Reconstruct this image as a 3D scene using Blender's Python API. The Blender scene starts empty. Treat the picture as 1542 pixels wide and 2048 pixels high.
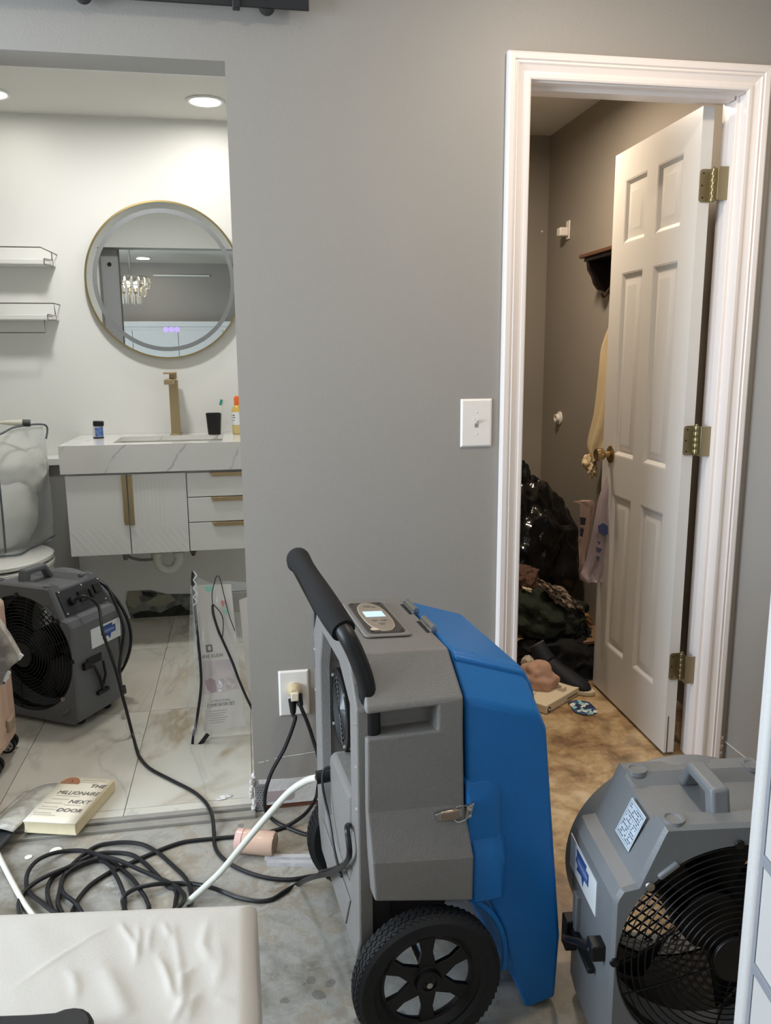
import bpy, bmesh, math, random
from mathutils import Vector, Matrix, noise
random.seed(7)
SC = bpy.context.scene
COL = SC.collection
PI = math.pi
R = math.radians

# ---------------------------------------------------------------- camera
CR = Vector((0.98499314, -0.17243784, -0.00732789))      # camera right
CD = Vector((-0.03977456, -0.18547453, -0.98184377))     # camera down
CF = Vector((0.16794788, 0.96740084, -0.18954978))       # camera forward
CP = Vector((0.0, -2.2252, 1.3272))
FPX = 1615.24
cam = bpy.data.cameras.new('camera')
cam.sensor_fit = 'HORIZONTAL'; cam.sensor_width = 36.0
cam.lens = FPX / 1542 * 36.0
cam.clip_start = 0.02; cam.clip_end = 60
camo = bpy.data.objects.new('camera', cam); COL.objects.link(camo)
mw = Matrix((CR, -CD, -CF)).transposed().to_4x4(); mw.translation = CP
camo.matrix_world = mw
SC.camera = camo

def at(px, py, ax, v):
    """real point seen at a pixel, on the plane  axis = v"""
    d = CR * ((px - 771) / FPX) + CD * ((py - 1024) / FPX) + CF
    return CP + d * ((v - CP[ax]) / d[ax])

# ---------------------------------------------------------------- world, lights, exposure
SC.view_settings.view_transform = 'Standard'
SC.view_settings.look = 'None'
SC.view_settings.exposure = 0.24
SC.view_settings.gamma = 1.0
SC.view_settings.use_curve_mapping = False
w = bpy.data.worlds.new('daylight'); SC.world = w; w.use_nodes = True
w.node_tree.nodes['Background'].inputs[0].default_value = (0.72, 0.82, 1.0, 1)
w.node_tree.nodes['Background'].inputs[1].default_value = 1.0

def area(name, loc, rot, sx, sy, power, color, shape='RECTANGLE'):
    l = bpy.data.lights.new(name, 'AREA'); l.shape = shape
    l.size = sx
    if shape in ('RECTANGLE', 'ELLIPSE'): l.size_y = sy
    l.energy = power; l.color = color
    o = bpy.data.objects.new(name, l); COL.objects.link(o)
    o.location = loc; o.rotation_euler = rot
    return o
# daylight through the bedroom window in the left wall
area('window_daylight', (-2.52, -1.15, 1.45), (0, R(-90), 0), 1.3, 1.7, 100, (0.74, 0.86, 1.0))
# ceiling downlights, plus one added bathroom fill that has no fixture
LIGHTS_BATH = [(-0.11, 1.60), (-0.985, 1.62)]
LIGHTS_ROOM = [(-1.05, -3.86), (1.0, -3.86), (-0.35, -0.78), (0.95, -0.72)]
POWER_ROOM = [2.5, 2.5, 1.2, 10.0]
for (x, y), pw_ in zip(LIGHTS_BATH, (2.0, 0.5)):
    area('downlight_and_fill_glow', (x, y, 2.395), (0, 0, 0), 0.10, 0.10, pw_, (1.0, 0.95, 0.88), 'DISK')
area('downlight_and_fill_glow', (-0.55, 1.10, 2.395), (0, 0, 0), 0.18, 0.18, 12.0, (1.0, 0.99, 0.97), 'DISK')  # added fill to brighten the bathroom, no lens modelled here
for (x, y), pw_ in zip(LIGHTS_ROOM, POWER_ROOM):
    area('downlight_and_fill_glow', (x, y, 2.425), (0, 0, 0), 0.14, 0.14, pw_, (1.0, 0.84, 0.68), 'DISK')
area('closet_bulb_glow', (1.05, 0.95, 2.36), (0, 0, 0), 0.16, 0.16, 15.5, (1.0, 0.83, 0.65), 'DISK')

# ---------------------------------------------------------------- materials
def lin(c):
    return tuple(((v / 255) / 12.92 if v / 255 <= 0.04045 else (((v / 255) + 0.055) / 1.055) ** 2.4) for v in c) + (1,)
MATS = {}
def mat(name, rgb, rough=0.5, metal=0.0, var=0.0, vscale=6.0, bump=0.0, bscale=60.0, trans=0.0, alpha=1.0,
        emit=None, estr=0.0, coat=0.0, spec=0.5, sheen=0.0, ior=1.45, rgb2=None, vdetail=4.0):
    if name in MATS: return MATS[name]
    m = bpy.data.materials.new(name); m.use_nodes = True
    nt = m.node_tree; b = nt.nodes['Principled BSDF']
    b.inputs['Base Color'].default_value = lin(rgb)
    b.inputs['Roughness'].default_value = rough
    b.inputs['Metallic'].default_value = metal
    b.inputs['Transmission Weight'].default_value = trans
    b.inputs['Alpha'].default_value = alpha
    b.inputs['Coat Weight'].default_value = coat
    b.inputs['Specular IOR Level'].default_value = spec
    b.inputs['Sheen Weight'].default_value = sheen
    b.inputs['IOR'].default_value = ior
    if emit:
        b.inputs['Emission Color'].default_value = lin(emit); b.inputs['Emission Strength'].default_value = estr
    tc = nt.nodes.new('ShaderNodeTexCoord')
    if var or rgb2:
        n = nt.nodes.new('ShaderNodeTexNoise'); n.inputs['Scale'].default_value = vscale; n.inputs['Detail'].default_value = vdetail
        nt.links.new(tc.outputs['Object'], n.inputs['Vector'])
        r = nt.nodes.new('ShaderNodeValToRGB'); c = lin(rgb)
        if rgb2:
            r.color_ramp.elements[0].position = 0.42; r.color_ramp.elements[1].position = 0.58
            r.color_ramp.elements[0].color = c; r.color_ramp.elements[1].color = lin(rgb2)
        else:
            r.color_ramp.elements[0].position = 0.3; r.color_ramp.elements[1].position = 0.7
            r.color_ramp.elements[0].color = tuple(max(0, v * (1 - var)) for v in c[:3]) + (1,)
            r.color_ramp.elements[1].color = tuple(min(1, v * (1 + var)) for v in c[:3]) + (1,)
        nt.links.new(n.outputs['Fac'], r.inputs['Fac']); nt.links.new(r.outputs['Color'], b.inputs['Base Color'])
    if bump:
        n2 = nt.nodes.new('ShaderNodeTexNoise'); n2.inputs['Scale'].default_value = bscale; n2.inputs['Detail'].default_value = 3
        nt.links.new(tc.outputs['Object'], n2.inputs['Vector'])
        bp = nt.nodes.new('ShaderNodeBump'); bp.inputs['Strength'].default_value = bump; bp.inputs['Distance'].default_value = 0.003
        nt.links.new(n2.outputs['Fac'], bp.inputs['Height']); nt.links.new(bp.outputs['Normal'], b.inputs['Normal'])
    MATS[name] = m
    return m

WALL = mat('gray_wall_paint', (154, 149, 142), 0.5, var=0.02, vscale=1.5, bump=0.12, bscale=140)
WHITEWALL = mat('white_wall_paint', (226, 226, 222), 0.55, bump=0.08, bscale=140)
CEIL = mat('white_ceiling_paint', (224, 223, 217), 0.8, bump=0.15, bscale=90)
TRIM = mat('glossy_white_trim_paint', (238, 229, 223), 0.32)
DOORP = mat('white_door_paint', (214, 211, 205), 0.33)
BLACKPL = mat('black_plastic', (11, 11, 12), 0.45)
BLACKRB = mat('black_rubber', (19, 19, 21), 0.62, bump=0.2, bscale=200)
BLACKCORD = mat('black_cord_jacket', (24, 24, 26), 0.42)
GREYPL = mat('grey_moulded_plastic', (124, 121, 117), 0.5, var=0.04, vscale=9, bump=0.35, bscale=320)
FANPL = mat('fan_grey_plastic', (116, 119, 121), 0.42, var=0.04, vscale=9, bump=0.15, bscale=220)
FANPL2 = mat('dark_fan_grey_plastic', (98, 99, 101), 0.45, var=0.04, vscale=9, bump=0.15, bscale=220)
BLUEPL = mat('blue_moulded_plastic', (22, 108, 178), 0.42, var=0.05, vscale=7, bump=0.2, bscale=260)
STEEL = mat('steel', (190, 188, 184), 0.28, 1.0)
BRASS = mat('antique_brass', (158, 146, 116), 0.36, 1.0)
BRIGHTBRASS = mat('polished_brass', (178, 154, 112), 0.18, 1.0)
GOLD = mat('brushed_gold', (176, 156, 122), 0.42, 1.0)
CHROME = mat('chrome', (180, 176, 172), 0.15, 1.0)
GLASSY = mat('clear_glass', (250, 250, 250), 0.03, trans=1.0, ior=1.45)
PORC = mat('white_porcelain', (224, 223, 216), 0.12, coat=0.5)
LACQ = mat('white_lacquer', (222, 222, 218), 0.28)
PAPER = mat('white_sticker_paper', (224, 228, 228), 0.5)
INKBLUE = mat('blue_ink', (42, 74, 140), 0.5)
INKBLACK = mat('black_ink', (34, 34, 36), 0.6)
INKPALE = mat('pale_blue_ink', (150, 175, 215), 0.5)
WHITEPL = mat('white_plastic', (232, 226, 218), 0.35)
WHITEHOSE = mat('white_hose_plastic', (222, 221, 208), 0.4)
SCREW = mat('bright_screw', (215, 215, 215), 0.25, 0.8)

# ---------------------------------------------------------------- mesh builder
class MB:
    def __init__(s): s.v = []; s.f = []; s.m = []
    def add(s, vs, fs, mi=0):
        o = len(s.v); s.v += [Vector(v) for v in vs]
        s.f += [tuple(i + o for i in f) for f in fs]; s.m += [mi] * len(fs)
        return s
    def box(s, x0, x1, y0, y1, z0, z1, M=None, mi=0):
        vs = [Vector((x, y, z)) for z in (z0, z1) for y in (y0, y1) for x in (x0, x1)]
        if M: vs = [M @ v for v in vs]
        return s.add(vs, [(0, 2, 3, 1), (4, 5, 7, 6), (0, 1, 5, 4), (2, 6, 7, 3), (0, 4, 6, 2), (1, 3, 7, 5)], mi)
    def rings(s, rs, cap0=True, cap1=True, closed=True, mi=0):
        n = len(rs[0]); vs = [v for r in rs for v in r]; fs = []
        for i in range(len(rs) - 1):
            for j in range(n if closed else n - 1):
                k = (j + 1) % n
                fs.append((i * n + j, i * n + k, (i + 1) * n + k, (i + 1) * n + j))
        if cap0: fs.append(tuple(reversed(range(n))))
        if cap1: fs.append(tuple(range((len(rs) - 1) * n, len(rs) * n)))
        return s.add(vs, fs, mi)
    def prism(s, poly, axis, a, b, M=None, mi=0):
        """poly = 2-D outline, extruded along axis from a to b"""
        def mk(p, t):
            v = [0, 0, 0]; o = [i for i in range(3) if i != axis]
            v[o[0]] = p[0]; v[o[1]] = p[1]; v[axis] = t
            v = Vector(v); return M @ v if M else v
        return s.rings([[mk(p, a) for p in poly], [mk(p, b) for p in poly]], mi=mi)
    def tube(s, pts, r, n=8, cap=True, mi=0, flat=1.0):
        pts = [Vector(p) for p in pts]; rs = []
        up = Vector((0, 0, 1)); prev = None
        for i, p in enumerate(pts):
            t = (pts[min(i + 1, len(pts) - 1)] - pts[max(i - 1, 0)])
            if t.length < 1e-9: t = Vector((0, 0, 1))
            t.normalize()
            if prev is None:
                a = t.cross(up)
                if a.length < 0.05: a = t.cross(Vector((1, 0, 0)))
            else:
                a = prev - t * prev.dot(t)
                if a.length < 1e-4: a = t.cross(up)
            a.normalize(); prev = a; b = t.cross(a)
            rr = r(i / (len(pts) - 1)) if callable(r) else r
            rs.append([p + a * math.cos(2 * PI * k / n) * rr + b * math.sin(2 * PI * k / n) * rr * flat for k in range(n)])
        return s.rings(rs, cap, cap, mi=mi)
    def lathe(s, prof, n=24, M=None, cap=True, mi=0):
        """prof = (radius, z) list around z"""
        rs = [[Vector((r * math.cos(2 * PI * k / n), r * math.sin(2 * PI * k / n), z)) for k in range(n)] for r, z in prof]
        if M: rs = [[M @ v for v in q] for q in rs]
        return s.rings(rs, cap, cap, mi=mi)
    def torus(s, c, R_, r, axis='y', n=40, m=6, mi=0):
        vs = []; fs = []
        for i in range(n):
            a = 2 * PI * i / n
            for j in range(m):
                b = 2 * PI * j / m; q = R_ + r * math.cos(b); h = r * math.sin(b)
                p = {'y': (q * math.cos(a), h, q * math.sin(a)), 'z': (q * math.cos(a), q * math.sin(a), h), 'x': (h, q * math.cos(a), q * math.sin(a))}[axis]
                vs.append(Vector(c) + Vector(p))
        for i in range(n):
            for j in range(m):
                fs.append((i * m + j, ((i + 1) % n) * m + j, ((i + 1) % n) * m + (j + 1) % m, i * m + (j + 1) % m))
        return s.add(vs, fs, mi)
    def grid(s, fn, nu, nv, mi=0, closed_u=False):
        vs = [Vector(fn(i / nu, j / nv)) for j in range(nv + 1) for i in range(nu + (0 if closed_u else 1))]
        w_ = nu + (0 if closed_u else 1); fs = []
        for j in range(nv):
            for i in range(nu):
                k = (i + 1) % w_
                fs.append((j * w_ + i, j * w_ + k, (j + 1) * w_ + k, (j + 1) * w_ + i))
        return s.add(vs, fs, mi)
    def blob(s, c, rad, amp=0.15, fr=2.0, seed=0, sub=4, ridge=0.0, flatz=None, M=None, mi=0):
        bm = bmesh.new(); bmesh.ops.create_icosphere(bm, subdivisions=sub, radius=1)
        vs = []
        for v in bm.verts:
            d = v.co.normalized(); q = d * fr + Vector((seed * 7.3, seed * 3.1, seed))
            k = 1 + amp * noise.noise(q) + amp * 0.5 * noise.noise(q * 2.3)
            if ridge: k += ridge * (1 - abs(noise.noise(q * 1.7)) * 3) + ridge * 0.6 * (0.5 - abs(noise.noise(q * 4.1)) * 2)
            p = Vector((d.x * rad[0], d.y * rad[1], d.z * rad[2])) * k
            if M: p = M @ p
            p = p + Vector(c)
            if flatz is not None and p.z < flatz: p.z = flatz + 0.001 * random.random()
            vs.append(p)
        fs = [tuple(v.index for v in f.verts) for f in bm.faces]
        bm.free()
        return s.add(vs, fs, mi)
    def mesh(s, name, mats, smooth=True, ang=0.6):
        me = bpy.data.meshes.new(name)
        me.from_pydata([tuple(v) for v in s.v], [], s.f); me.validate(clean_customdata=False)
        if not isinstance(mats, (list, tuple)): mats = [mats]
        for m in mats: me.materials.append(m)
        if len(mats) > 1 and len(me.polygons) == len(s.m):
            me.polygons.foreach_set('material_index', s.m)
        bm = bmesh.new(); bm.from_mesh(me); bmesh.ops.recalc_face_normals(bm, faces=bm.faces); bm.to_mesh(me); bm.free()
        if smooth:
            me.polygons.foreach_set('use_smooth', [True] * len(me.polygons)); me.set_sharp_from_angle(angle=ang)
        me.update()
        return me

def link(name, me, parent=None, label=None, cat=None, group=None, kind=None, bevel=0, seg=2):
    o = bpy.data.objects.new(name, me); COL.objects.link(o)
    if parent: o.parent = parent
    if label: o['label'] = label
    if cat: o['category'] = cat
    if group: o['group'] = group
    if kind: o['kind'] = kind
    if bevel:
        b = o.modifiers.new('bevel', 'BEVEL'); b.width = bevel; b.segments = seg; b.limit_method = 'ANGLE'; b.angle_limit = R(35)
    return o
def part(mb, name, m, parent, world=False, bevel=0, label=None, kind=None, smooth=True, ang=0.6, seg=2):
    if world:
        inv = wm(parent).inverted(); mb.v = [inv @ v for v in mb.v]
    return link(name, mb.mesh(name, m, smooth, ang), parent, label=label, kind=kind, bevel=bevel, seg=seg)
def wm(o):
    M = Matrix.LocRotScale(o.location, o.rotation_euler, o.scale)
    return wm(o.parent) @ M if o.parent else M
def thing(name, label, cat, loc=(0, 0, 0), rot=(0, 0, 0), group=None):
    o = bpy.data.objects.new(name, None); COL.objects.link(o); o.empty_display_size = 0.05
    o.location = loc; o.rotation_euler = rot
    if label: o['label'] = label
    if cat: o['category'] = cat
    if group: o['group'] = group
    return o
def solo(mb, name, m, label, cat, group=None, bevel=0, kind=None, smooth=True, ang=0.6, seg=2):
    xs = [v.x for v in mb.v]; ys = [v.y for v in mb.v]; zs = [v.z for v in mb.v]
    c = Vector(((min(xs) + max(xs)) / 2, (min(ys) + max(ys)) / 2, min(zs)))
    mb.v = [v - c for v in mb.v]
    o = link(name, mb.mesh(name, m, smooth, ang), None, label, cat, group, kind, bevel, seg); o.location = c
    return o
def struct(mb, name, m, parent=None, bevel=0, smooth=True, ang=0.6, label=None):
    return link(name, mb.mesh(name, m, smooth, ang), parent, label=label, kind=None if parent else 'structure', bevel=bevel)
def sstruct(name, loc=(0, 0, 0), rot=(0, 0, 0), label=None):
    o = thing(name, label, None, loc, rot); o['kind'] = 'structure'; return o
def smoothpath(pts, n=10):
    pts = [Vector(p) for p in pts]; out = []
    for i in range(len(pts) - 1):
        p0 = pts[max(i - 1, 0)]; p1 = pts[i]; p2 = pts[i + 1]; p3 = pts[min(i + 2, len(pts) - 1)]
        for k in range(n):
            t = k / n
            out.append(0.5 * ((2 * p1) + (p2 - p0) * t + (2 * p0 - 5 * p1 + 4 * p2 - p3) * t * t + (3 * p1 - p0 - 3 * p2 + p3) * t ** 3))
    out.append(pts[-1]); return out
def text_mb(s, size, M, extrude=0.0003, align='LEFT', shear=0.0, spacing=1.0, squash=1.0):
    c = bpy.data.curves.new('t', 'FONT'); c.body = s; c.size = size; c.extrude = extrude; c.align_x = align; c.shear = shear
    c.space_character = spacing; c.resolution_u = 2
    o = bpy.data.objects.new('t', c); COL.objects.link(o)
    bpy.context.view_layer.update()
    dg = bpy.context.evaluated_depsgraph_get()
    me = bpy.data.meshes.new_from_object(o.evaluated_get(dg))
    mb = MB(); mb.add([M @ Vector((v.co.x * squash, v.co.y, v.co.z)) for v in me.vertices], [tuple(p.vertices) for p in me.polygons])
    bpy.data.objects.remove(o); bpy.data.curves.remove(c); bpy.data.meshes.remove(me)
    return mb
def frame(o, x, y):
    """matrix with origin o and axes x, y (z = x cross y)"""
    x = Vector(x).normalized(); y = Vector(y); y = (y - x * y.dot(x)).normalized(); z = x.cross(y)
    M = Matrix((x, y, z)).transposed().to_4x4(); M.translation = Vector(o); return M
def rod(mb, a, b, r, n=10, mi=0): return mb.tube([a, b], r, n, mi=mi)

# ================================================================ LARGE STRUCTURE
XL, XJ, XR = -0.915, -0.012, 1.506      # opening left edge, opening right edge, bedroom right wall
H = 2.44; HB = 2.412
# concrete floor -------------------------------------------------
m = bpy.data.materials.new('stained_concrete'); m.use_nodes = True; MATS['conc'] = m
nt = m.node_tree; b = nt.nodes['Principled BSDF']; N = nt.nodes.new; Lk = nt.links.new
geo = N('ShaderNodeNewGeometry')
def noi(scale, det=6, rough=0.6, dist=0.0, vec=None):
    n = N('ShaderNodeTexNoise'); n.inputs['Scale'].default_value = scale; n.inputs['Detail'].default_value = det
    n.inputs['Roughness'].default_value = rough; n.inputs['Distortion'].default_value = dist
    Lk(vec if vec else geo.outputs['Position'], n.inputs['Vector']); return n.outputs['Fac']
def ramp(fac, stops):
    r = N('ShaderNodeValToRGB'); Lk(fac, r.inputs['Fac'])
    while len(r.color_ramp.elements) < len(stops): r.color_ramp.elements.new(0.5)
    for e, (p, c) in zip(r.color_ramp.elements, stops): e.position = p; e.color = lin(c) if len(c) == 3 else c
    return r.outputs['Color']
def mixc(fac, a, b_):
    x = N('ShaderNodeMix'); x.data_type = 'RGBA'
    if isinstance(fac, float): x.inputs[0].default_value = fac
    else: Lk(fac, x.inputs[0])
    Lk(a, x.inputs[6]); Lk(b_, x.inputs[7]); return x.outputs[2]
def math_(op, a, b_=None, c=None):
    x = N('ShaderNodeMath'); x.operation = op
    for i, q in enumerate((a, b_, c)):
        if q is None: continue
        if isinstance(q, (int, float)): x.inputs[i].default_value = q
        else: Lk(q, x.inputs[i])
    return x.outputs[0]
n1 = noi(2.2, 8, 0.62, 0.6); n2 = noi(6.5, 6, 0.65, 0.4)
n2 = math_('ADD', math_('MULTIPLY', n2, 0.72), math_('MULTIPLY', noi(22.0, 6, 0.7, 0.6), 0.28))
n1 = math_('ADD', math_('MULTIPLY', n1, 0.7), math_('MULTIPLY', noi(11.0, 7, 0.7, 0.8), 0.3))
gray = ramp(n1, [(0.37, (104, 98, 86)), (0.44, (140, 137, 128)), (0.50, (160, 157, 149)), (0.54, (150, 140, 124)), (0.58, (170, 166, 156)), (0.63, (132, 118, 98))])
tan = ramp(n2, [(0.34, (92, 70, 48)), (0.42, (132, 104, 74)), (0.49, (164, 136, 98)), (0.57, (186, 160, 122)), (0.66, (204, 184, 150))])
sep = N('ShaderNodeSeparateXYZ'); Lk(geo.outputs['Position'], sep.inputs[0])
# dirt: tan in the closet and behind the machines, fading into the grey slab
d1 = math_('ADD', math_('MULTIPLY', sep.outputs['X'], 1.0), math_('MULTIPLY', sep.outputs['Y'], 0.55))
d2 = math_('ADD', d1, math_('MULTIPLY', noi(3.0, 5), 0.9))
mr = N('ShaderNodeMapRange'); mr.inputs['From Min'].default_value = 0.50; mr.inputs['From Max'].default_value = 1.05; Lk(d2, mr.inputs['Value'])
colr = mixc(mr.outputs[0], gray, tan)
n3 = noi(4.5, 5, 0.55, 1.2)
msk = ramp(n3, [(0.56, (0, 0, 0, 1)), (0.66, (1, 1, 1, 1))])
colr = mixc(math_('MULTIPLY', msk, 0.45), colr, ramp(n2, [(0.4, (92, 82, 66)), (0.6, (120, 110, 92))]))
n4 = noi(9.0, 6, 0.65, 0.5, None)
msk2 = ramp(n4, [(0.64, (0, 0, 0, 1)), (0.70, (1, 1, 1, 1))])
colr = mixc(math_('MULTIPLY', msk2, 0.6), colr, ramp(n2, [(0.4, (190, 186, 176)), (0.6, (205, 203, 196))]))
spots = None
wob = N('ShaderNodeVectorMath'); wob.operation = 'SCALE'; wn = N('ShaderNodeTexNoise'); wn.inputs['Scale'].default_value = 28; Lk(geo.outputs['Position'], wn.inputs['Vector']); Lk(wn.outputs['Color'], wob.inputs[0]); wob.inputs['Scale'].default_value = 0.022
wp = N('ShaderNodeVectorMath'); wp.operation = 'ADD'; Lk(geo.outputs['Position'], wp.inputs[0]); Lk(wob.outputs[0], wp.inputs[1])
for (px, py, rr_) in ((622, 1960, 0.011), (638, 1990, 0.013), (660, 1965, 0.009), (571, 2003, 0.008), (722, 2043, 0.013), (607, 1968, 0.004), (800, 2030, 0.01), (482, 1652, 0.010)):
    q_ = at(px, py, 2, 0.0); dv_ = N('ShaderNodeVectorMath'); dv_.operation = 'DISTANCE'; Lk(wp.outputs[0], dv_.inputs[0]); dv_.inputs[1].default_value = (q_.x + 0.011, q_.y + 0.011, 0.011)
    mm = N('ShaderNodeMapRange'); mm.inputs['From Min'].default_value = rr_; mm.inputs['From Max'].default_value = rr_ * 1.25; mm.inputs['To Min'].default_value = 0.62; mm.inputs['To Max'].default_value = 0; Lk(dv_.outputs['Value'], mm.inputs['Value'])
    spots = mm.outputs[0] if spots is None else math_('MAXIMUM', spots, mm.outputs[0])
colr = mixc(spots, colr, ramp(n1, [(0.4, (88, 86, 80)), (0.6, (102, 100, 94))]))
Lk(colr, b.inputs['Base Color'])
Lk(math_('MULTIPLY_ADD', n1, 0.5, 0.25), b.inputs['Roughness'])
bp = N('ShaderNodeBump'); bp.inputs['Strength'].default_value = 0.25; bp.inputs['Distance'].default_value = 0.01
Lk(noi(14, 8, 0.7), bp.inputs['Height']); Lk(bp.outputs['Normal'], b.inputs['Normal'])
CONC = m

# marble maker ---------------------------------------------------
def marble(name, base, v1, v2, rough, scale=1.2, perobj=True, width=0.03, strength=1.0, rot=35):
    global N, Lk, geo
    m = bpy.data.materials.new(name); m.use_nodes = True; nt = m.node_tree; b = nt.nodes['Principled BSDF']
    N = nt.nodes.new; Lk = nt.links.new
    geo = N('ShaderNodeNewGeometry'); pos = geo.outputs['Position']
    if perobj:
        oi = N('ShaderNodeObjectInfo'); va = N('ShaderNodeVectorMath'); va.operation = 'SCALE'
        cmb = N('ShaderNodeCombineXYZ'); 
        for i in range(3): Lk(math_('MULTIPLY', oi.outputs['Random'], (13.0, 29.0, 7.0)[i]), cmb.inputs[i])
        ad = N('ShaderNodeVectorMath'); ad.operation = 'ADD'; Lk(pos, ad.inputs[0]); Lk(cmb.outputs[0], ad.inputs[1]); pos = ad.outputs[0]
    mp = N('ShaderNodeMapping'); mp.inputs['Rotation'].default_value = (R(20), R(rot), R(rot)); mp.inputs['Scale'].default_value = (1, 0.45, 1)
    Lk(pos, mp.inputs['Vector']); pos = mp.outputs[0]
    def vein(sc, wd, dist):
        f = noi(sc, 5, 0.55, dist, pos)
        a = math_('ABSOLUTE', math_('SUBTRACT', f, 0.5))
        mr = N('ShaderNodeMapRange'); mr.inputs['From Min'].default_value = 0.0; mr.inputs['From Max'].default_value = wd
        mr.inputs['To Min'].default_value = 1; mr.inputs['To Max'].default_value = 0; Lk(a, mr.inputs['Value']); return mr.outputs[0]
    soft = ramp(noi(scale * 1.5, 4, 0.5, 0.5, pos), [(0.35, base), (0.7, tuple(int(c * 0.93) for c in base))])
    va_ = vein(scale, width, 1.1); vb = vein(scale * 1.7, width * 0.5, 0.8)
    msk = ramp(noi(scale * 0.9, 3, 0.5, 0.0, pos), [(0.42, (0, 0, 0, 1)), (0.60, (1, 1, 1, 1))])
    c1 = ramp(va_, [(0, v1), (1, v1)]); c2 = ramp(vb, [(0, v2), (1, v2)])
    c = mixc(math_('MULTIPLY', math_('MULTIPLY', va_, msk), 0.75 * strength), soft, c1)
    c = mixc(math_('MULTIPLY', math_('POWER', vb, 1.5), 0.35 * strength), c, c2)
    Lk(c, b.inputs['Base Color']); b.inputs['Roughness'].default_value = rough
    return m
TILE = marble('veined_floor_tile', (206, 202, 190), (150, 130, 98), (150, 148, 140), 0.22, 1.5, True, 0.045)
QUARTZ = bpy.data.materials.new('white_quartz_thin_veins'); QUARTZ.use_nodes = True; nt = QUARTZ.node_tree; b = nt.nodes['Principled BSDF']; N = nt.nodes.new; Lk = nt.links.new
geo = N('ShaderNodeNewGeometry'); sep = N('ShaderNodeSeparateXYZ'); Lk(geo.outputs['Position'], sep.inputs[0])
t_ = math_('ADD', math_('MULTIPLY', sep.outputs['X'], 3.9), math_('MULTIPLY', sep.outputs['Z'], -2.6))
t_ = math_('ADD', t_, math_('MULTIPLY', noi(5.0, 6, 0.6), 0.55)); t_ = math_('ADD', t_, math_('MULTIPLY', sep.outputs['Y'], -1.2))
t_ = math_('ABSOLUTE', math_('SUBTRACT', math_('FRACT', math_('ADD', t_, 40.37)), 0.5))
mr = N('ShaderNodeMapRange'); mr.inputs['From Min'].default_value = 0.0; mr.inputs['From Max'].default_value = 0.035; mr.inputs['To Min'].default_value = 1; mr.inputs['To Max'].default_value = 0; Lk(t_, mr.inputs['Value'])
k_ = math_('MULTIPLY', math_('POWER', mr.outputs[0], 1.5), ramp(noi(9.0, 3), [(0.35, (40, 40, 40)), (0.6, (250, 250, 250))]))
Lk(mixc(math_('MULTIPLY', k_, 0.8), ramp(noi(3.0), [(0.3, (222, 221, 217)), (0.7, (212, 211, 207))]), ramp(noi(20.0), [(0.3, (140, 140, 142)), (0.7, (160, 160, 160))])), b.inputs['Base Color']); b.inputs['Roughness'].default_value = 0.16
GROUT = mat('tile_grout', (176, 166, 148), 0.8)

struct(MB().box(-2.62, 2.0, -4.5, 2.12, -0.12, 0.0), 'floor', CONC)
flr = bpy.data.objects['floor']
# bathroom tile floor: each tile a piece
tf = sstruct('floor_bathroom', (0, 0, 0), label='marble look tile floor of the bathroom')
struct(MB().box(-1.98, 0.62, 0.012, 1.90, 0.0, 0.0125), 'grout_bed', GROUT, tf)
tm = {}
xs = [-0.392 + 0.372 * k for k in range(-4, 3)]
ys = [0.052, 0.052 + 0.685, 0.052 + 1.37, 2.0]
ys = [0.014] + ys
for i in range(len(xs)):
    for j in range(4):
        x0, x1 = xs[i] + 0.0012, min(xs[i] + 0.372, 0.60) - 0.0012; y0, y1 = ys[j] + 0.0012, min(ys[j + 1], 1.898) - 0.0012
        key = (round(x1 - x0, 4), round(y1 - y0, 4))
        if key not in tm:
            tm[key] = MB().box(0, key[0], 0, key[1], 0, 0.0065).mesh('tile', TILE)
        o = link('tile', tm[key], tf); o.location = (x0, y0, 0.0125)
# threshold strip in two steps
th = MB(); th.box(XL, XJ, -0.036, -0.006, 0.0, 0.010); th.box(XL, XJ, -0.004, 0.013, 0.0, 0.0185)
MET = mat('worn_grey_threshold', (150, 146, 138), 0.45, 0.2, var=0.1, vscale=12)
struct(th, 'trim_2', MET, bevel=0.0015)

# main wall with header ------------------------------------------
TH = 0.115
mw_ = MB(); ZB = 0.018
mw_.box(-2.62, XL, 0, TH, 0, H); mw_.box(XL, XJ, 0, TH, 2.052, H)
mw_.box(XJ, 0.785 - 0.016, 0, TH, ZB, H); mw_.box(0.785 - 0.016, 1.433, 0, TH, 2.061, H); mw_.box(1.433, XR + 0.1, 0, TH, 0.0, H)
WF = struct(mw_, 'wall_front', WALL)
# white bathroom skin of the wall's other face
wb = MB(); wb.box(-1.98, XL, TH, TH + 0.004, 0.02, HB); wb.box(XL, XJ, TH, TH + 0.004, 2.052, HB); wb.box(XJ, 0.62, TH, TH + 0.004, 0.02, HB)
struct(wb, 'wall_lining', WHITEWALL, WF)
# unpainted strip, bottom plate, corner bead, scratches (parts of the wall)
RAW = mat('bare_white_joint_compound', (214, 210, 206), 0.7, var=0.05, vscale=20, bump=0.4, bscale=90)
p = [(XJ + 0.012, ZB), (0.70, ZB), (0.70, 0.098)]
for k in range(22, -1, -1):
    x = XJ + 0.012 + (0.70 - XJ) * k / 22.5
    p.append((x, 0.097 + 0.006 * noise.noise(Vector((x * 14, 0, 3))) + (0.004 if k % 5 == 0 else 0)))
struct(MB().prism(p, 1, -0.0016, 0.0), 'bare_band', RAW, WF)
struct(MB().box(XJ + 0.03, 0.77, 0.006, 0.10, 0.0, ZB), 'bottom_plate', mat('red_brown_wood', (124, 78, 58), 0.7, var=0.2, vscale=30), WF)
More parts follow.
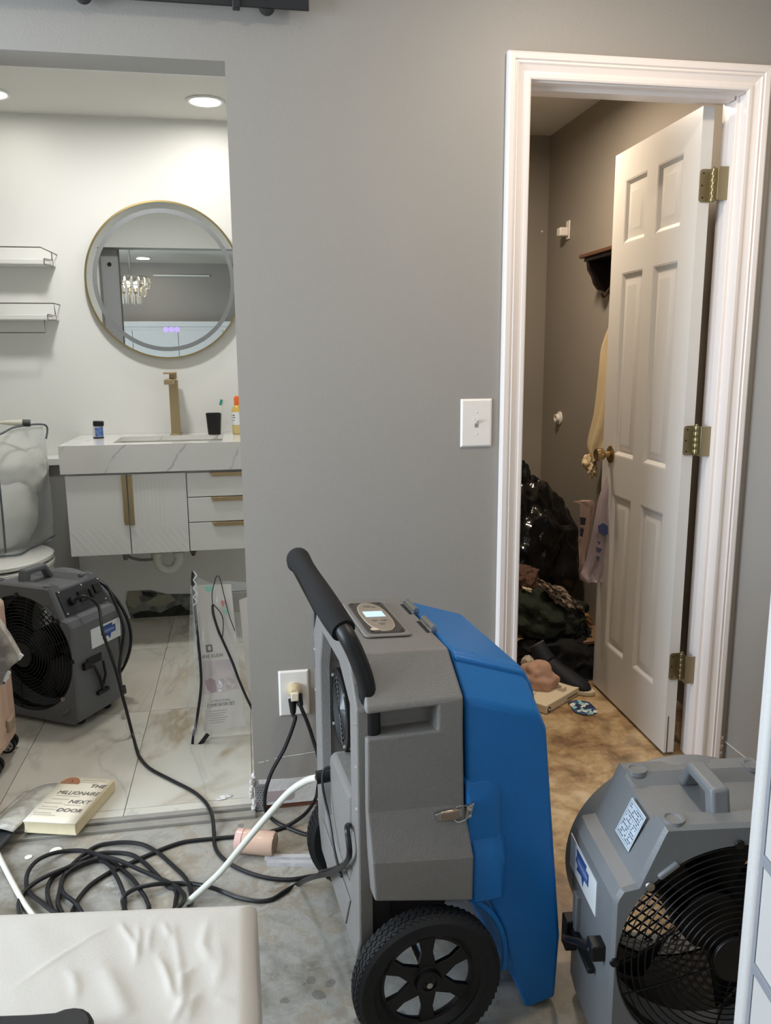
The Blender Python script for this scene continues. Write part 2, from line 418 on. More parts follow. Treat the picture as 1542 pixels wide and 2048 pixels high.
# pinkish bare patch
pp = []
for k in range(20):
    a = 2 * PI * k / 20; pp.append((0.052 + 0.052 * math.cos(a), 0.045 + 0.020 * math.sin(a) + 0.004 * math.sin(3 * a)))
struct(MB().prism(pp, 1, -0.0022, -0.001), 'pink_patch', mat('pinkish_drywall', (176, 160, 158), 0.75), WF)
# perforated metal corner bead
BEAD = mat('zinc_corner_bead', (176, 178, 182), 0.4, 0.6)
def ragged(x0, x1, z0, z1, seed, n=14, amp=0.006):
    pts = []
    for k in range(n): pts.append((x0 + amp * noise.noise(Vector((seed, k * 1.7, 0))), z0 + (z1 - z0) * k / n))
    pts.append((x0, z1)); 
    for k in range(n): pts.append((x1 + amp * noise.noise(Vector((seed + 9, k * 1.9, 0))), z1 - (z1 - z0) * k / n))
    pts.append((x1, z0)); return pts
struct(MB().prism(ragged(XJ + 0.002, XJ + 0.030, 0.004, 0.088, 3, 8, 0.003), 1, -0.0032, 0), 'corner_bead', BEAD, WF)
hb = MB()
for i in range(9):
    for j in range(3):
        cx = XJ + 0.008 + j * 0.008 + (0.004 if i % 2 else 0); cz = 0.012 + i * 0.0082
        if cx > XJ + 0.027: continue
        hb.lathe([(0.0018, -0.0001), (0.0018, 0.0004)], 6, frame((cx, -0.0033, cz), (1, 0, 0), (0, 0, 1)) )
o = struct(hb, 'bead_hole', INKBLACK, WF); o['kind'] = 'stuff'
# crumbled plaster at the jamb corner
for k in range(9):
    c = (XJ - 0.004 + 0.006 * random.uniform(-1, 1), -0.004 + 0.01 * random.random(), 0.012 + 0.030 * k ** 1.0 * 0.4 + 0.002)
    struct(MB().blob(c, (0.007, 0.006, 0.011), 0.5, 2, k, 2), 'plaster_crumb', RAW, WF)
for (x0, x1, z, d) in ((0.000, 0.018, 0.155, 0), (0.022, 0.032, 0.158, 1), (0.048, 0.060, 0.163, 0), (0.070, 0.135, 0.166, 1), (0.135, 0.20, 0.171, 0)):
    q = MB(); q.prism([(x0, z), (x1, z + (x1 - x0) * 0.06), (x1, z + 0.0022 + (x1 - x0) * 0.06), (x0, z + 0.0016)], 1, -0.0008, 0)
    struct(q, 'paint_scratch', RAW, WF)
# other walls ------------------------------------------------------
struct(MB().box(XR, XR + 0.1, -4.5, 0.0, 0.0, H), 'wall_right', WALL)
WR = bpy.data.objects['wall_right']
struct(MB().box(XR - 0.0025, XR, -0.9, -0.004, 0.082, 0.085), 'paint_scratch', RAW, WR)
struct(MB().box(XR - 0.003, XR, -0.9, -0.01, 0.0, 0.022), 'bare_band', mat('bare_tan_board', (176, 150, 126), 0.7), WR)
for k in range(8):
    struct(MB().blob((XR - 0.014, -0.004, 0.006 + 0.013 * k), (0.006, 0.005, 0.009), 0.5, 2, k + 20, 2), 'plaster_crumb', RAW if k % 2 else mat('bare_tan_board', (176, 150, 126)), WR)
wlw = MB(); wlw.box(-2.62, -2.54, -4.5, -2.05, 0, H); wlw.box(-2.62, -2.54, -0.25, 0, 0, H); wlw.box(-2.62, -2.54, -2.05, -0.25, 0, 0.78); wlw.box(-2.62, -2.54, -2.05, -0.25, 2.12, H)
struct(wlw, 'wall_left', WALL)
wf = MB()
for (a, c, d, e) in ((-2.05, -2.00, 0.78, 2.12), (-0.30, -0.25, 0.78, 2.12), (-2.05, -0.25, 0.78, 0.83), (-2.05, -0.25, 2.07, 2.12), (-2.05, -0.25, 1.43, 1.47)):
    wf.box(-2.60, -2.55, a, c, d, e)
struct(wf, 'window_1', TRIM, bevel=0.003)
struct(MB().box(-2.62, XR + 0.1, -4.5, -4.4, 0, H), 'wall_back', WALL)
struct(MB().box(-2.62, XR + 0.1, -4.5, 0.0, H, H + 0.1), 'ceiling', CEIL)
# bathroom shell
struct(MB().box(-2.0, 0.72, 1.90, 2.0, 0, H), 'wall_bathroom_back', WHITEWALL)
WBB = bpy.data.objects['wall_bathroom_back']
struct(MB().box(-2.06, -1.98, TH, 1.9, 0, H), 'wall_bathroom_left', WHITEWALL)
struct(MB().box(0.62, 0.72, TH, 1.9, 0, H), 'wall_bathroom_right', WHITEWALL)
struct(MB().box(-2.06, 0.72, TH, 2.0, HB, HB + 0.1), 'ceiling_bathroom', CEIL)
# closet shell
CW = mat('closet_wall_paint', (142, 135, 125), 0.6, var=0.03, vscale=2)
struct(MB().box(0.72, 0.745, TH, 2.03, 0, H), 'wall_closet_left', CW)
struct(MB().box(1.62, 1.70, TH, 2.03, 0, H), 'wall_closet_right', CW)
struct(MB().box(0.72, 1.70, 2.03, 2.1, 0, H), 'wall_closet_back', CW)
struct(MB().box(0.72, 1.70, TH, 2.1, H, H + 0.1), 'ceiling_closet', CEIL)

# half wall ledge behind the toilet
lg = sstruct('trim_3', (-1.39, 1.84, 0), label='boxed ledge behind the toilet')
struct(MB().box(-0.585, 0.55, -0.05, 0.06, 0, 0.832), 'ledge_base', mat('ledge_grey_paint', (150, 150, 145), 0.5), lg)  # half wall in its own grey paint
struct(MB().box(-0.585, 0.565, -0.075, 0.06, 0.832, 0.866), 'ledge_cap', LACQ, lg, bevel=0.003)

# water damaged bottom of the bathroom back wall ---------------------
MOLD = mat('black_mould', (34, 36, 32), 0.85, rgb2=(48, 50, 44), vscale=30)
TORN = mat('torn_drywall_paper', (150, 146, 128), 0.8, var=0.12, vscale=25)
DGREY = mat('wet_grey_gypsum', (92, 94, 92), 0.7, rgb2=(130, 130, 124), vscale=22)
def wallpatch(name, m, pts, d0, d1):
    P = [at(x, y, 1, 1.9) for x, y in pts]
    P = [(min(p.x, 0.6), max(p.z, 0.019)) for p in P]
    q = MB().prism(P, 1, 1.9 - d1, 1.9 - d0); return struct(q, name, m, WBB)
wallpatch('damp_board', DGREY, [(256, 1182), (300, 1180), (335, 1188), (400, 1187), (400, 1240), (262, 1240), (252, 1205)], 0, 0.004)
wallpatch('mould_patch', MOLD, [(265, 1229), (280, 1222), (300, 1221), (322, 1225), (345, 1213), (362, 1208), (372, 1219), (400, 1224), (400, 1233), (360, 1237), (330, 1235), (300, 1240), (270, 1241)], 0.004, 0.006)
wallpatch('mould_patch', MOLD, [(284, 1182), (300, 1184), (316, 1186), (312, 1189), (300, 1187), (314, 1192), (300, 1193), (286, 1190)], 0.004, 0.0055)
wallpatch('torn_paper', TORN, [(256, 1182), (282, 1181), (278, 1196), (283, 1206), (270, 1215), (256, 1212), (253, 1196)], 0.004, 0.007)
wallpatch('torn_paper', TORN, [(318, 1190), (340, 1188), (352, 1200), (330, 1210), (300, 1212), (290, 1205)], 0.004, 0.006)
wallpatch('mould_line', MOLD, [(448, 1183), (500, 1180), (520, 1180), (520, 1182), (500, 1182), (448, 1185)], 0, 0.003)
wallpatch('torn_paper', mat('tan_drywall_paper', (150, 138, 112), 0.8, var=0.1, vscale=20), [(440, 1186), (520, 1184), (520, 1226), (450, 1228)], 0, 0.002)
wallpatch('mould_patch', MOLD, [(476, 1226), (492, 1220), (500, 1222), (520, 1219), (520, 1226), (484, 1229)], 0.002, 0.004)

# ---------------------------------------------------------------- door casing, jamb, door
PROF = [(0.0, 0.0), (0.0, 0.010), (0.004, 0.012), (0.012, 0.012), (0.014, 0.009), (0.020, 0.0085), (0.034, 0.013), (0.038, 0.0165), (0.041, 0.0135),
        (0.044, 0.0135), (0.047, 0.018), (0.060, 0.019), (0.065, 0.016), (0.066, 0.0)]
rs = []
xi0, xi1, zi = 0.785, 1.417, 2.045
for (d, h) in PROF:
    rs.append([(xi0 - d, -h, 0.0), (xi0 - d, -h, zi + d), (xi1 + d, -h, zi + d), (xi1 + d, -h, 0.0)])
cs = MB()
for seg in range(3):
    cs.rings([[Vector(r[seg]) for r in rs], [Vector(r[seg + 1]) for r in rs]], True, True)
cas = struct(cs, 'trim_4', TRIM, ang=0.35)
jb = MB()
jb.box(xi0 - 0.016, xi0 + 0.004, 0.0, TH + 0.002, 0, zi + 0.012); jb.box(xi1 + 0.003, xi1 + 0.016, 0.0, TH + 0.002, 0, zi + 0.012)
jb.box(xi0, xi1, 0.0, TH + 0.002, zi - 0.004, zi + 0.014)
jb.box(xi0 + 0.004, xi0 + 0.014, 0.03, 0.065, 0, zi); jb.box(xi0, xi1 - 0.014, 0.03, 0.065, zi - 0.014, zi); jb.box(xi1 - 0.007, xi1 + 0.004, 0.03, 0.065, 0, zi)
struct(jb, 'trim_5', TRIM, bevel=0.0015)

LEN = 0.60
door = sstruct('door_1', (1.3785, 0.088, 0.012), (0, 0, R(90 - 1.6)), label='open white six panel closet door with brass hinges')
# local: x along leaf from hinge edge, y = thickness (0 at hinge pin side .. 0.038 toward the room side), z up
HT = 2.018; TK = 0.036
cols = [(0.098, 0.262), (0.338, 0.502)]; rows = [(0.20, 0.80), (0.945, 1.60), (1.70, 1.915)]
lf = MB()
def leafbox(x0, x1, z0, z1): lf.box(x0, x1, 0, TK, z0, z1)
leafbox(0, cols[0][0], 0, HT); leafbox(cols[1][1], LEN, 0, HT); leafbox(cols[0][1], cols[1][0], 0, HT)
zz = [0] + [z for r in rows for z in r] + [HT]
for (a, c) in cols:
    for k in range(0, len(zz), 2): leafbox(a, c, zz[k], zz[k + 1])
struct(lf, 'leaf', DOORP, door)
for (a, c) in cols:
    for (z0, z1) in rows:
        q = MB()
        for sgn, yb in ((1, TK), (-1, 0.0)):
            def ring(ins, dy): return [Vector((a + ins, yb - sgn * dy, z0 + ins)), Vector((c - ins, yb - sgn * dy, z0 + ins)), Vector((c - ins, yb - sgn * dy, z1 - ins)), Vector((a + ins, yb - sgn * dy, z1 - ins))]
            q.rings([ring(-0.001, 0.0005), ring(0.004, 0.001), ring(0.016, 0.009), ring(0.024, 0.009), ring(0.044, 0.003), ring(0.048, 0.003)], False, True)
        struct(q, 'panel', DOORP, door, ang=0.3)
q = MB(); q.box(-0.0012, 0.001, TK - 0.012, TK - 0.0095, 0.0, 0.13)
struct(q, 'edge_split', INKBLACK, door)
# hinges
dm = wm(door).inverted()
for zc in (1.812, 1.062, 0.318):
    hg = thing('hinge', None, None, (0, 0, zc - 0.012)); hg.parent = door
    # leaf plate on the door's hinge edge with rounded free corners
    pts = []
    for (cx, cz, a0) in ((0.0315, 0.036, 0), (0.0315, -0.036, -90)):
        pass
    w_, h_ = 0.033, 0.046
    pl = [(0.0, -h_)]
    for k in range(7): a = -PI / 2 + (PI / 2) * k / 6; pl.append((w_ - 0.009 + 0.009 * math.cos(a), -h_ + 0.009 + 0.009 * math.sin(a)))
    for k in range(7): a = (PI / 2) * k / 6; pl.append((w_ - 0.009 + 0.009 * math.cos(a), h_ - 0.009 + 0.009 * math.sin(a)))
    pl.append((0.0, h_))
    struct(MB().prism([(y + 0.001, z) for y, z in pl], 0, -0.0035, 0.0), 'hinge_plate', BRASS, hg)
    for (yy, z_) in ((0.024, 0.034), (0.027, 0.0), (0.024, -0.034)):
        struct(MB().lathe([(0.003, 0), (0.0026, 0.001)], 10, frame((-0.0035, yy, z_), (0, 1, 0), (0, 0, -1)) ), 'screw', mat('dark_screw', (60, 48, 34), 0.5, 0.6), hg)
    kn = MB()
    for i in range(5):
        kn.lathe([(0.0058, 0), (0.0063, 0.001), (0.0063, 0.0172), (0.0058, 0.0182)], 12, Matrix.Translation((-0.007, -0.004, -0.0455 + i * 0.0184)))
    kn.lathe([(0.003, 0), (0.0045, 0.002), (0.0045, 0.004), (0.002, 0.006)], 10, Matrix.Translation((-0.007, -0.004, 0.046)))
    struct(kn, 'knuckle', BRASS, hg)
    jp = MB().box(-0.0415, -0.039, -0.034, 0.0, -h_, h_); jp.box(-0.041, -0.010, -0.0065, -0.003, -h_, h_)
    struct(jp, 'jamb_plate', BRASS, hg, bevel=0.0008)
# knobs (both faces)
kb = thing('knob', None, None, (0.527, 0, 0.945)); kb.parent = door
for sgn, y0 in ((1, TK), (-1, 0)):
    Mk = Matrix.Translation((0, y0, 0)) @ Matrix.Rotation(R(-90 * sgn), 4, 'X')
    struct(MB().lathe([(0.033, 0), (0.033, 0.003), (0.027, 0.007), (0.014, 0.009), (0.012, 0.012)], 28, Mk), 'rosette', BRIGHTBRASS, kb)
    struct(MB().lathe([(0.012, 0.010), (0.011, 0.026), (0.019, 0.030), (0.0235, 0.036), (0.0245, 0.050), (0.0235, 0.058), (0.020, 0.0605), (0.016, 0.058)], 28, Mk), 'knob_grip', BRIGHTBRASS, kb)
struct(MB().box(LEN, LEN + 0.002, 0.006, TK - 0.006, 0.90, 0.99), 'latch_plate', BRASS, door)

# ---------------------------------------------------------------- recessed lights
def downlight(x, y, z, label, grp):
    t = thing('recessed_light', label, 'light', (x, y, z), group=grp)
    part(MB().lathe([(0.082, -0.001), (0.082, -0.004), (0.074, -0.009), (0.066, -0.006), (0.064, -0.001)], 36), 'trim_ring', LACQ, t)
    part(MB().lathe([(0.0645, -0.0045), (0.0645, -0.0065)], 36), 'lens', mat('lit_lens', (255, 250, 240), 0.5, emit=(255, 246, 232), estr=6.0), t)
downlight(LIGHTS_BATH[0][0], LIGHTS_BATH[0][1], HB, 'round lit recessed light in the bathroom ceiling above the mirror', None)
downlight(LIGHTS_BATH[1][0], LIGHTS_BATH[1][1], HB, 'lit recessed light cut off by the left edge of the picture', None)
downlight(LIGHTS_ROOM[0][0], LIGHTS_ROOM[0][1], H, 'lit bedroom ceiling light seen reflected near the top of the round mirror', None)

# ================================================================ DEHUMIDIFIER
DO = Vector((0.38, -0.635, 0.0)); DY = R(5)
dh = thing('dehumidifier', 'large wheeled dehumidifier, grey body, blue cover and tall black handle', 'dehumidifier', DO, (0, 0, DY))
dI = wm(dh).inverted()
def dat(px, py, v):
    """dehumidifier-local point at a pixel on the local plane y = v"""
    d = CR * ((px - 771) / FPX) + CD * ((py - 1024) / FPX) + CF
    n = Vector((-math.sin(DY), math.cos(DY), 0)); o = DO + n * v
    return dI @ (CP + d * ((o - CP).dot(n) / d.dot(n)))
def rect(u0, u1, wv, z):
    return [Vector((u0, -wv, z)), Vector((u1, -wv, z)), Vector((u1, wv, z)), Vector((u0, wv, z))]
def trect(u0, u1, wv, za, zb):
    return [Vector((u0, -wv, za)), Vector((u1, -wv, zb)), Vector((u1, wv, zb)), Vector((u0, wv, za))]
inn = [(-0.125, 0.285), (0.120, 0.285), (0.156, 0.345), (0.152, 0.650), (0.110, 0.738), (-0.070, 0.738), (-0.165, 0.690), (-0.165, 0.345)]
def carve(mb, cutters, name):
    """boolean-cut mesh data (applied, nothing left in the scene)"""
    o = bpy.data.objects.new('t', mb.mesh('t', GREYPL, False)); COL.objects.link(o); cs_ = []
    for c in cutters:
        k = bpy.data.objects.new('c', c.mesh('c', GREYPL, False)); COL.objects.link(k); cs_.append(k)
        m_ = o.modifiers.new('b', 'BOOLEAN'); m_.operation = 'DIFFERENCE'; m_.object = k; m_.solver = 'EXACT'
    bpy.context.view_layer.update()
    me = bpy.data.meshes.new_from_object(o.evaluated_get(bpy.context.evaluated_depsgraph_get()))
    me.name = name
    for x in [o] + cs_: bpy.data.objects.remove(x)
    me.polygons.foreach_set('use_smooth', [False] * len(me.polygons))
    return me
UN, YL = -0.072, 0.192
def ring8(u0, u1, wv, za, zb=None):
    zb = za if zb is None else zb
    zn = za + (zb - za) * (UN - u0) / (u1 - u0); yl = min(YL, wv * 0.85)
    return [Vector(p) for p in ((u0, -wv, za), (UN, -wv, zn), (u1, -wv, zb), (u1, wv, zb), (UN, wv, zn), (u0, wv, za), (u0, yl, za), (u0, -yl, za))]
G = MB(); SZ0, SZ1 = 0.650, 0.697
G.rings([ring8(-0.200, -0.006, 0.258, 0.335, 0.298), ring8(-0.205, -0.006, 0.260, 0.415, 0.392), ring8(-0.208, -0.018, 0.237, 0.505, 0.492), ring8(-0.207, -0.022, 0.237, SZ0)], True, False)
G.rings([ring8(-0.207, -0.022, 0.237, SZ1), ring8(-0.207, -0.022, 0.236, 0.708), ring8(-0.200, -0.030, 0.168, 0.790, 0.782)], False, True)
pl_ = [(-0.207, -YL), (UN, -YL), (UN, -0.237), (-0.022, -0.237), (-0.022, 0.237), (UN, 0.237), (UN, YL), (-0.207, YL)]
G.rings([[Vector((a, c, SZ0)) for a, c in pl_], [Vector((a, c, SZ1)) for a, c in pl_]], False, False)
for z_ in (SZ0, SZ1):
    for s_ in (-1, 1):
        G.add([(-0.207, s_ * 0.237, z_), (UN, s_ * 0.237, z_), (UN, s_ * YL, z_), (-0.207, s_ * YL, z_)], [(0, 1, 2, 3)])
def weld(me):
    bm = bmesh.new(); bm.from_mesh(me); bmesh.ops.remove_doubles(bm, verts=bm.verts, dist=0.0004); bmesh.ops.recalc_face_normals(bm, faces=bm.faces); bm.to_mesh(me); bm.free(); return me
gm_ = G.mesh('g', GREYPL, False); weld(gm_)
G2 = MB(); G2.v = [v.co.copy() for v in gm_.vertices]; G2.f = [tuple(p.vertices) for p in gm_.polygons]; G2.m = [0] * len(G2.f)
link('housing', carve(G2, [MB().prism(inn, 0, -0.30, -0.168)], 'housing'), dh, bevel=0.005, seg=3)
I = MB(); I.rings([rect(-0.190, -0.03, 0.165, 0.215), rect(-0.198, -0.015, 0.165, 0.32)])
part(I, 'lower_chassis', mat('dark_grey_plastic', (52, 52, 53), 0.6), dh, bevel=0.008)
for s_ in (-1, 1):
    part(MB().box(-0.200, -0.150, min(s_ * 0.150, s_ * 0.185), max(s_ * 0.150, s_ * 0.185), 0.168, 0.33), 'chassis_cheek', MATS['dark_grey_plastic'], dh, bevel=0.004)
# black handle stem seen in the side slots
for s in (-1, 1):
    part(MB().tube([(-0.19, s * 0.213, 0.645), (-0.19, s * 0.213, 0.71)], 0.015, 12), 'handle_stem', BLACKPL, dh)
# rear plate (facing left) with deep opening
BP = MB()
def strip(y0, y1, z0, z1, x0=-0.222, x1=-0.198): BP.box(x0, x1, y0, y1, z0, z1)
outl = [(-0.185, 0.160), (0.185, 0.160), (0.222, 0.225), (0.222, 0.700), (0.150, 0.790), (-0.150, 0.790), (-0.222, 0.700), (-0.222, 0.225)]
def ring3(P, x): return [Vector((x, y, z)) for y, z in P]
BP.rings([ring3(outl, -0.196), ring3(outl, -0.222), ring3(inn, -0.222), ring3([(y * 0.97, 0.5 + (z - 0.5) * 0.975) for y, z in inn], -0.200)], False, False)
part(BP, 'rear_frame', GREYPL, dh, bevel=0.004, label=None)
rb = MB()
for y in (-0.135, -0.02, 0.0): rb.box(-0.182, -0.166, y - 0.010, y + 0.010, 0.29, 0.735)
part(rb, 'panel_rib', GREYPL, dh, bevel=0.004)
# narrow ribs and lip below the opening
part(MB().prism([(-0.10, 0.175), (0.10, 0.175), (0.15, 0.265), (-0.15, 0.265)], 0, -0.226, -0.221), 'lower_rib', GREYPL, dh, bevel=0.002)
# round fan grille
fc = Vector((-0.186, 0.080, 0.565)); FR = 0.074
fg = MB(); fg.lathe([(FR + 0.018, 0.0), (FR + 0.018, 0.008), (FR, 0.008), (FR - 0.003, 0.001)], 40, frame(fc, (0, 1, 0), (0, 0, -1)) @ Matrix.Rotation(0, 4, 'Z'))
part(fg, 'fan_ring', BLACKPL, dh)
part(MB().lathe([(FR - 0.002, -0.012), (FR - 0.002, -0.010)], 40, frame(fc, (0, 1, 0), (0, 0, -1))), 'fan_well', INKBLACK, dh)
for k in range(7):
    part(MB().torus(fc + Vector((-0.006, 0, 0)), 0.012 + k * 0.0098, 0.0017, 'x', 32, 5), 'grille_ring', mat('grille_wire', (96, 98, 100), 0.4, 0.6), dh)
sp = MB()
for k in range(4):
    a = PI / 4 + k * PI / 2 + 0.4
    rod(sp, fc + Vector((-0.007, 0.01 * math.cos(a), 0.01 * math.sin(a))), fc + Vector((-0.007, FR * math.cos(a), FR * math.sin(a))), 0.0014, 5)
part(sp, 'grille_spoke', MATS['grille_wire'], dh)
for k in range(4):
    a = PI / 4 + k * PI / 2
    part(MB().lathe([(0.0045, 0), (0.004, 0.003), (0.001, 0.004)], 10, frame(fc + Vector((-0.008, (FR + 0.009) * math.cos(a), (FR + 0.009) * math.sin(a))), (0, 1, 0), (0, 0, -1))), 'screw', SCREW, dh)
# column of screws on the frame edge
for (y, z) in ((-0.213, 0.672), (-0.213, 0.585), (-0.213, 0.500), (0.213, 0.66), (0.213, 0.56)):
    part(MB().lathe([(0.004, 0), (0.0035, 0.002), (0.001, 0.003)], 8, frame((-0.222, y, z), (0, 1, 0), (0, 0, -1))), 'screw', SCREW, dh)
# slots of the far edge
for (z0, z1) in ((0.60, 0.70), (0.70, 0.755)):
    part(MB().box(-0.224, -0.204, 0.214, 0.226, z0 + 0.01, z1), 'edge_slot', FANPL2, dh, bevel=0.003)
# white moulded pump housing with hose outlet in the opening
part(MB().prism([(-0.15, 0.30), (0.00, 0.30), (0.05, 0.36), (0.05, 0.475), (0.03, 0.495), (-0.15, 0.495)], 0, -0.224, -0.165), 'pump_cover', GREYPL, dh, bevel=0.012, seg=3)
c0 = dat(645, 1551, 0.0); 
# cover of the cable outlet loop
hloop = [(-0.205, 0.03, 0.455), (-0.235, 0.04, 0.452), (-0.243, 0.03, 0.42), (-0.236, 0.0, 0.36), (-0.236, -0.06, 0.315), (-0.235, -0.12, 0.30)]
part(MB().tube(smoothpath(hloop, 6), 0.003, 6), 'float_cable', BLACKCORD, dh)

# wheels
TYRE_N = 64
def make_wheel(vc, sgn):
    Rw, Wd = 0.147, 0.050
    wh = thing('wheel', None, None, (-0.098, vc, Rw)); wh.parent = dh
    Mx = Matrix.Rotation(R(90) * sgn, 4, 'X')       # lathe z -> outward
    t = MB(); t.lathe([(0.104, -0.020), (0.112, -Wd / 2), (0.134, -Wd / 2), (0.143, -0.019), (0.1455, -0.010), (0.1455, 0.010), (0.143, 0.019), (0.134, Wd / 2), (0.118, Wd / 2 - 0.001), (0.112, Wd / 2), (0.104, 0.018)], 72, Mx, cap=False)
    part(t, 'tyre', BLACKRB, wh, ang=0.5)
    tr = MB()
    for k in range(TYRE_N):
        a = 2 * PI * k / TYRE_N
        for (h0, sl) in ((-0.014, 0.018), (-0.0045, -0.018), (0.0055, 0.018), (0.0145, -0.018)):
            A = Matrix.Rotation(a + sl * 0.6, 4, 'Z') @ Matrix.Translation((0.1452 if abs(h0) < 0.01 else 0.1435, 0, h0)) @ Matrix.Rotation(sl * 25, 4, 'X')
            tr.box(-0.002, 0.0022, -0.0056, 0.0056, -0.0034, 0.0034, Mx @ A)
    part(tr, 'tread', BLACKRB, wh, kind='stuff', smooth=False)
    rm = MB(); rm.lathe([(0.090, -0.012), (0.108, -0.016), (0.108, 0.016), (0.100, 0.013), (0.092, 0.004), (0.086, 0.003)], 60, Mx, cap=False)
    rm.lathe([(0.086, -0.004), (0.086, 0.003)], 60, Mx, cap=False)
    rm.lathe([(0.086, -0.004), (0.090, -0.012)], 60, Mx, cap=False)
    part(rm, 'rim', BLACKPL, wh)
    for k in range(6):
        a = k * PI / 3 + PI / 6
        s_ = MB(); s_.prism([(0.018, -0.020), (0.060, -0.011), (0.090, -0.017), (0.090, 0.017), (0.060, 0.011), (0.018, 0.020)], 2, -0.006, 0.005, Mx @ Matrix.Rotation(a, 4, 'Z'))
        part(s_, 'spoke', BLACKPL, wh, bevel=0.0015)
    hb = MB(); hb.lathe([(0.030, -0.012), (0.032, 0.004), (0.027, 0.006), (0.024, 0.014), (0.015, 0.016), (0.014, 0.013), (0.006, 0.013)], 30, Mx)
    part(hb, 'hub', BLACKPL, wh)
    part(MB().lathe([(0.007, 0.012), (0.006, 0.020), (0.003, 0.021)], 12, Mx), 'axle_end', STEEL, wh)
    return wh
make_wheel(-0.255, 1)
make_wheel(0.255, -1)
part(MB().tube([(-0.098, -0.25, 0.147), (-0.098, 0.25, 0.147)], 0.008, 12), 'axle', STEEL, dh)
# rear feet of the blue side
for s in (-1, 1):
    part(MB().lathe([(0.012, 0.0), (0.014, 0.004), (0.010, 0.012), (0.010, 0.075)], 14, Matrix.Translation((0.045, s * 0.14, 0.0))), 'foot', BLACKRB, dh)

# blue cover
A_ = [(-0.015, 0.700), (0.134, 0.652), (0.152, 0.615), (0.172, 0.405), (0.196, 0.16), (0.190, 0.014), (0.125, 0.002), (0.092, 0.10), (0.070, 0.20), (0.035, 0.275), (-0.004, 0.302)]
B_ = [(-0.024, 0.778), (0.122, 0.730), (0.148, 0.670), (0.180, 0.405), (0.203, 0.16), (0.197, 0.016), (0.130, 0.004), (0.095, 0.10), (0.072, 0.20), (0.037, 0.275), (-0.004, 0.302)]
def yr(P, y, k=1.0): return [Vector((u, y, z)) for u, z in P]
A2 = [(u, z) for u, z in A_]
BC = MB()
BC.rings([yr(A2, -0.232), yr(B_, -0.165), yr(B_, 0.165), yr(A2, 0.232)])
part(BC, 'front_cover', BLUEPL, dh, bevel=0.009, seg=3)
# raised ribs of the cover: top channel and stepped side bulges
for s in (-1, 1):
    q = MB(); q.prism([(-0.02, 0.770), (0.125, 0.722), (0.142, 0.690), (0.150, 0.660), (0.140, 0.652), (0.12, 0.700), (-0.02, 0.752)], 1, s * 0.150, s * 0.182)
    part(q, 'cover_rib', BLUEPL, dh, bevel=0.006)
    for (z0, z1, x1, w1) in ((0.290, 0.535, 0.052, 0.0385), (0.285, 0.425, 0.064, 0.052)):
        q = MB(); x0 = -0.014 if z1 > 0.5 else -0.004
        def rr(wv, zt_, xr): return [Vector((x0, wv, z0)), Vector((xr, wv, z0)), Vector((xr, wv, zt_ - 0.022)), Vector((xr - 0.012, wv, zt_ - 0.006)), Vector((xr - 0.026, wv, zt_)), Vector((x0, wv, zt_))]
        q.rings([rr(s * 0.200, z1 + 0.012, x1 + 0.012), rr(s * 0.232, z1, x1 + 0.006), rr(s * (0.200 + w1), z1 - 0.034, x1 - 0.004)])
        part(q, 'side_bulge', BLUEPL, dh, bevel=0.006)
# wheel arch lip
al = []
for k in range(13):
    a = R(88 - 100 * k / 12); al.append((-0.098 + 0.165 * math.cos(a), 0.147 + 0.165 * math.sin(a)))
q = MB(); q.rings([[Vector((x, -0.226, z)) for x, z in al] + [Vector((x + 0.012 * (x + 0.098) / 0.165, -0.226, z + 0.012 * (z - 0.147) / 0.165)) for x, z in reversed(al)], [Vector((x, -0.240, z)) for x, z in al] + [Vector((x + 0.012 * (x + 0.098) / 0.165, -0.240, z + 0.012 * (z - 0.147) / 0.165)) for x, z in reversed(al)]])
part(q, 'wheel_arch', BLUEPL, dh, bevel=0.003)
part(MB().prism([(0.165, 0.165), (0.2068, 0.165), (0.1900, 0.36), (0.160, 0.36)], 1, -0.168, 0.168), 'front_filter_frame', BLACKPL, dh, bevel=0.003)

# handle with foam grip
def hz(u, v, z): return Vector((u, v, z))
hp = [hz(-0.196, -0.205, 0.700), hz(-0.200, -0.207, 0.745), hz(-0.215, -0.203, 0.795), hz(-0.232, -0.188, 0.835), hz(-0.246, -0.12, 0.858), hz(-0.256, 0.0, 0.880), hz(-0.262, 0.10, 0.893), hz(-0.263, 0.155, 0.893), hz(-0.258, 0.190, 0.868), hz(-0.236, 0.203, 0.820), hz(-0.205, 0.207, 0.750), hz(-0.198, 0.207, 0.700)]
hpS = smoothpath(hp, 8)
part(MB().tube(hpS, 0.0165, 14, flat=1.0), 'handle', BLACKPL, dh)
gp = MB().tube(smoothpath(hp[3:9], 10)[2:-4], lambda t: 0.0235 + 0.002 * math.sin(t * 9), 18)
part(gp, 'foam_grip', mat('black_foam', (13, 12, 12), 0.85, bump=0.3, bscale=160), dh)

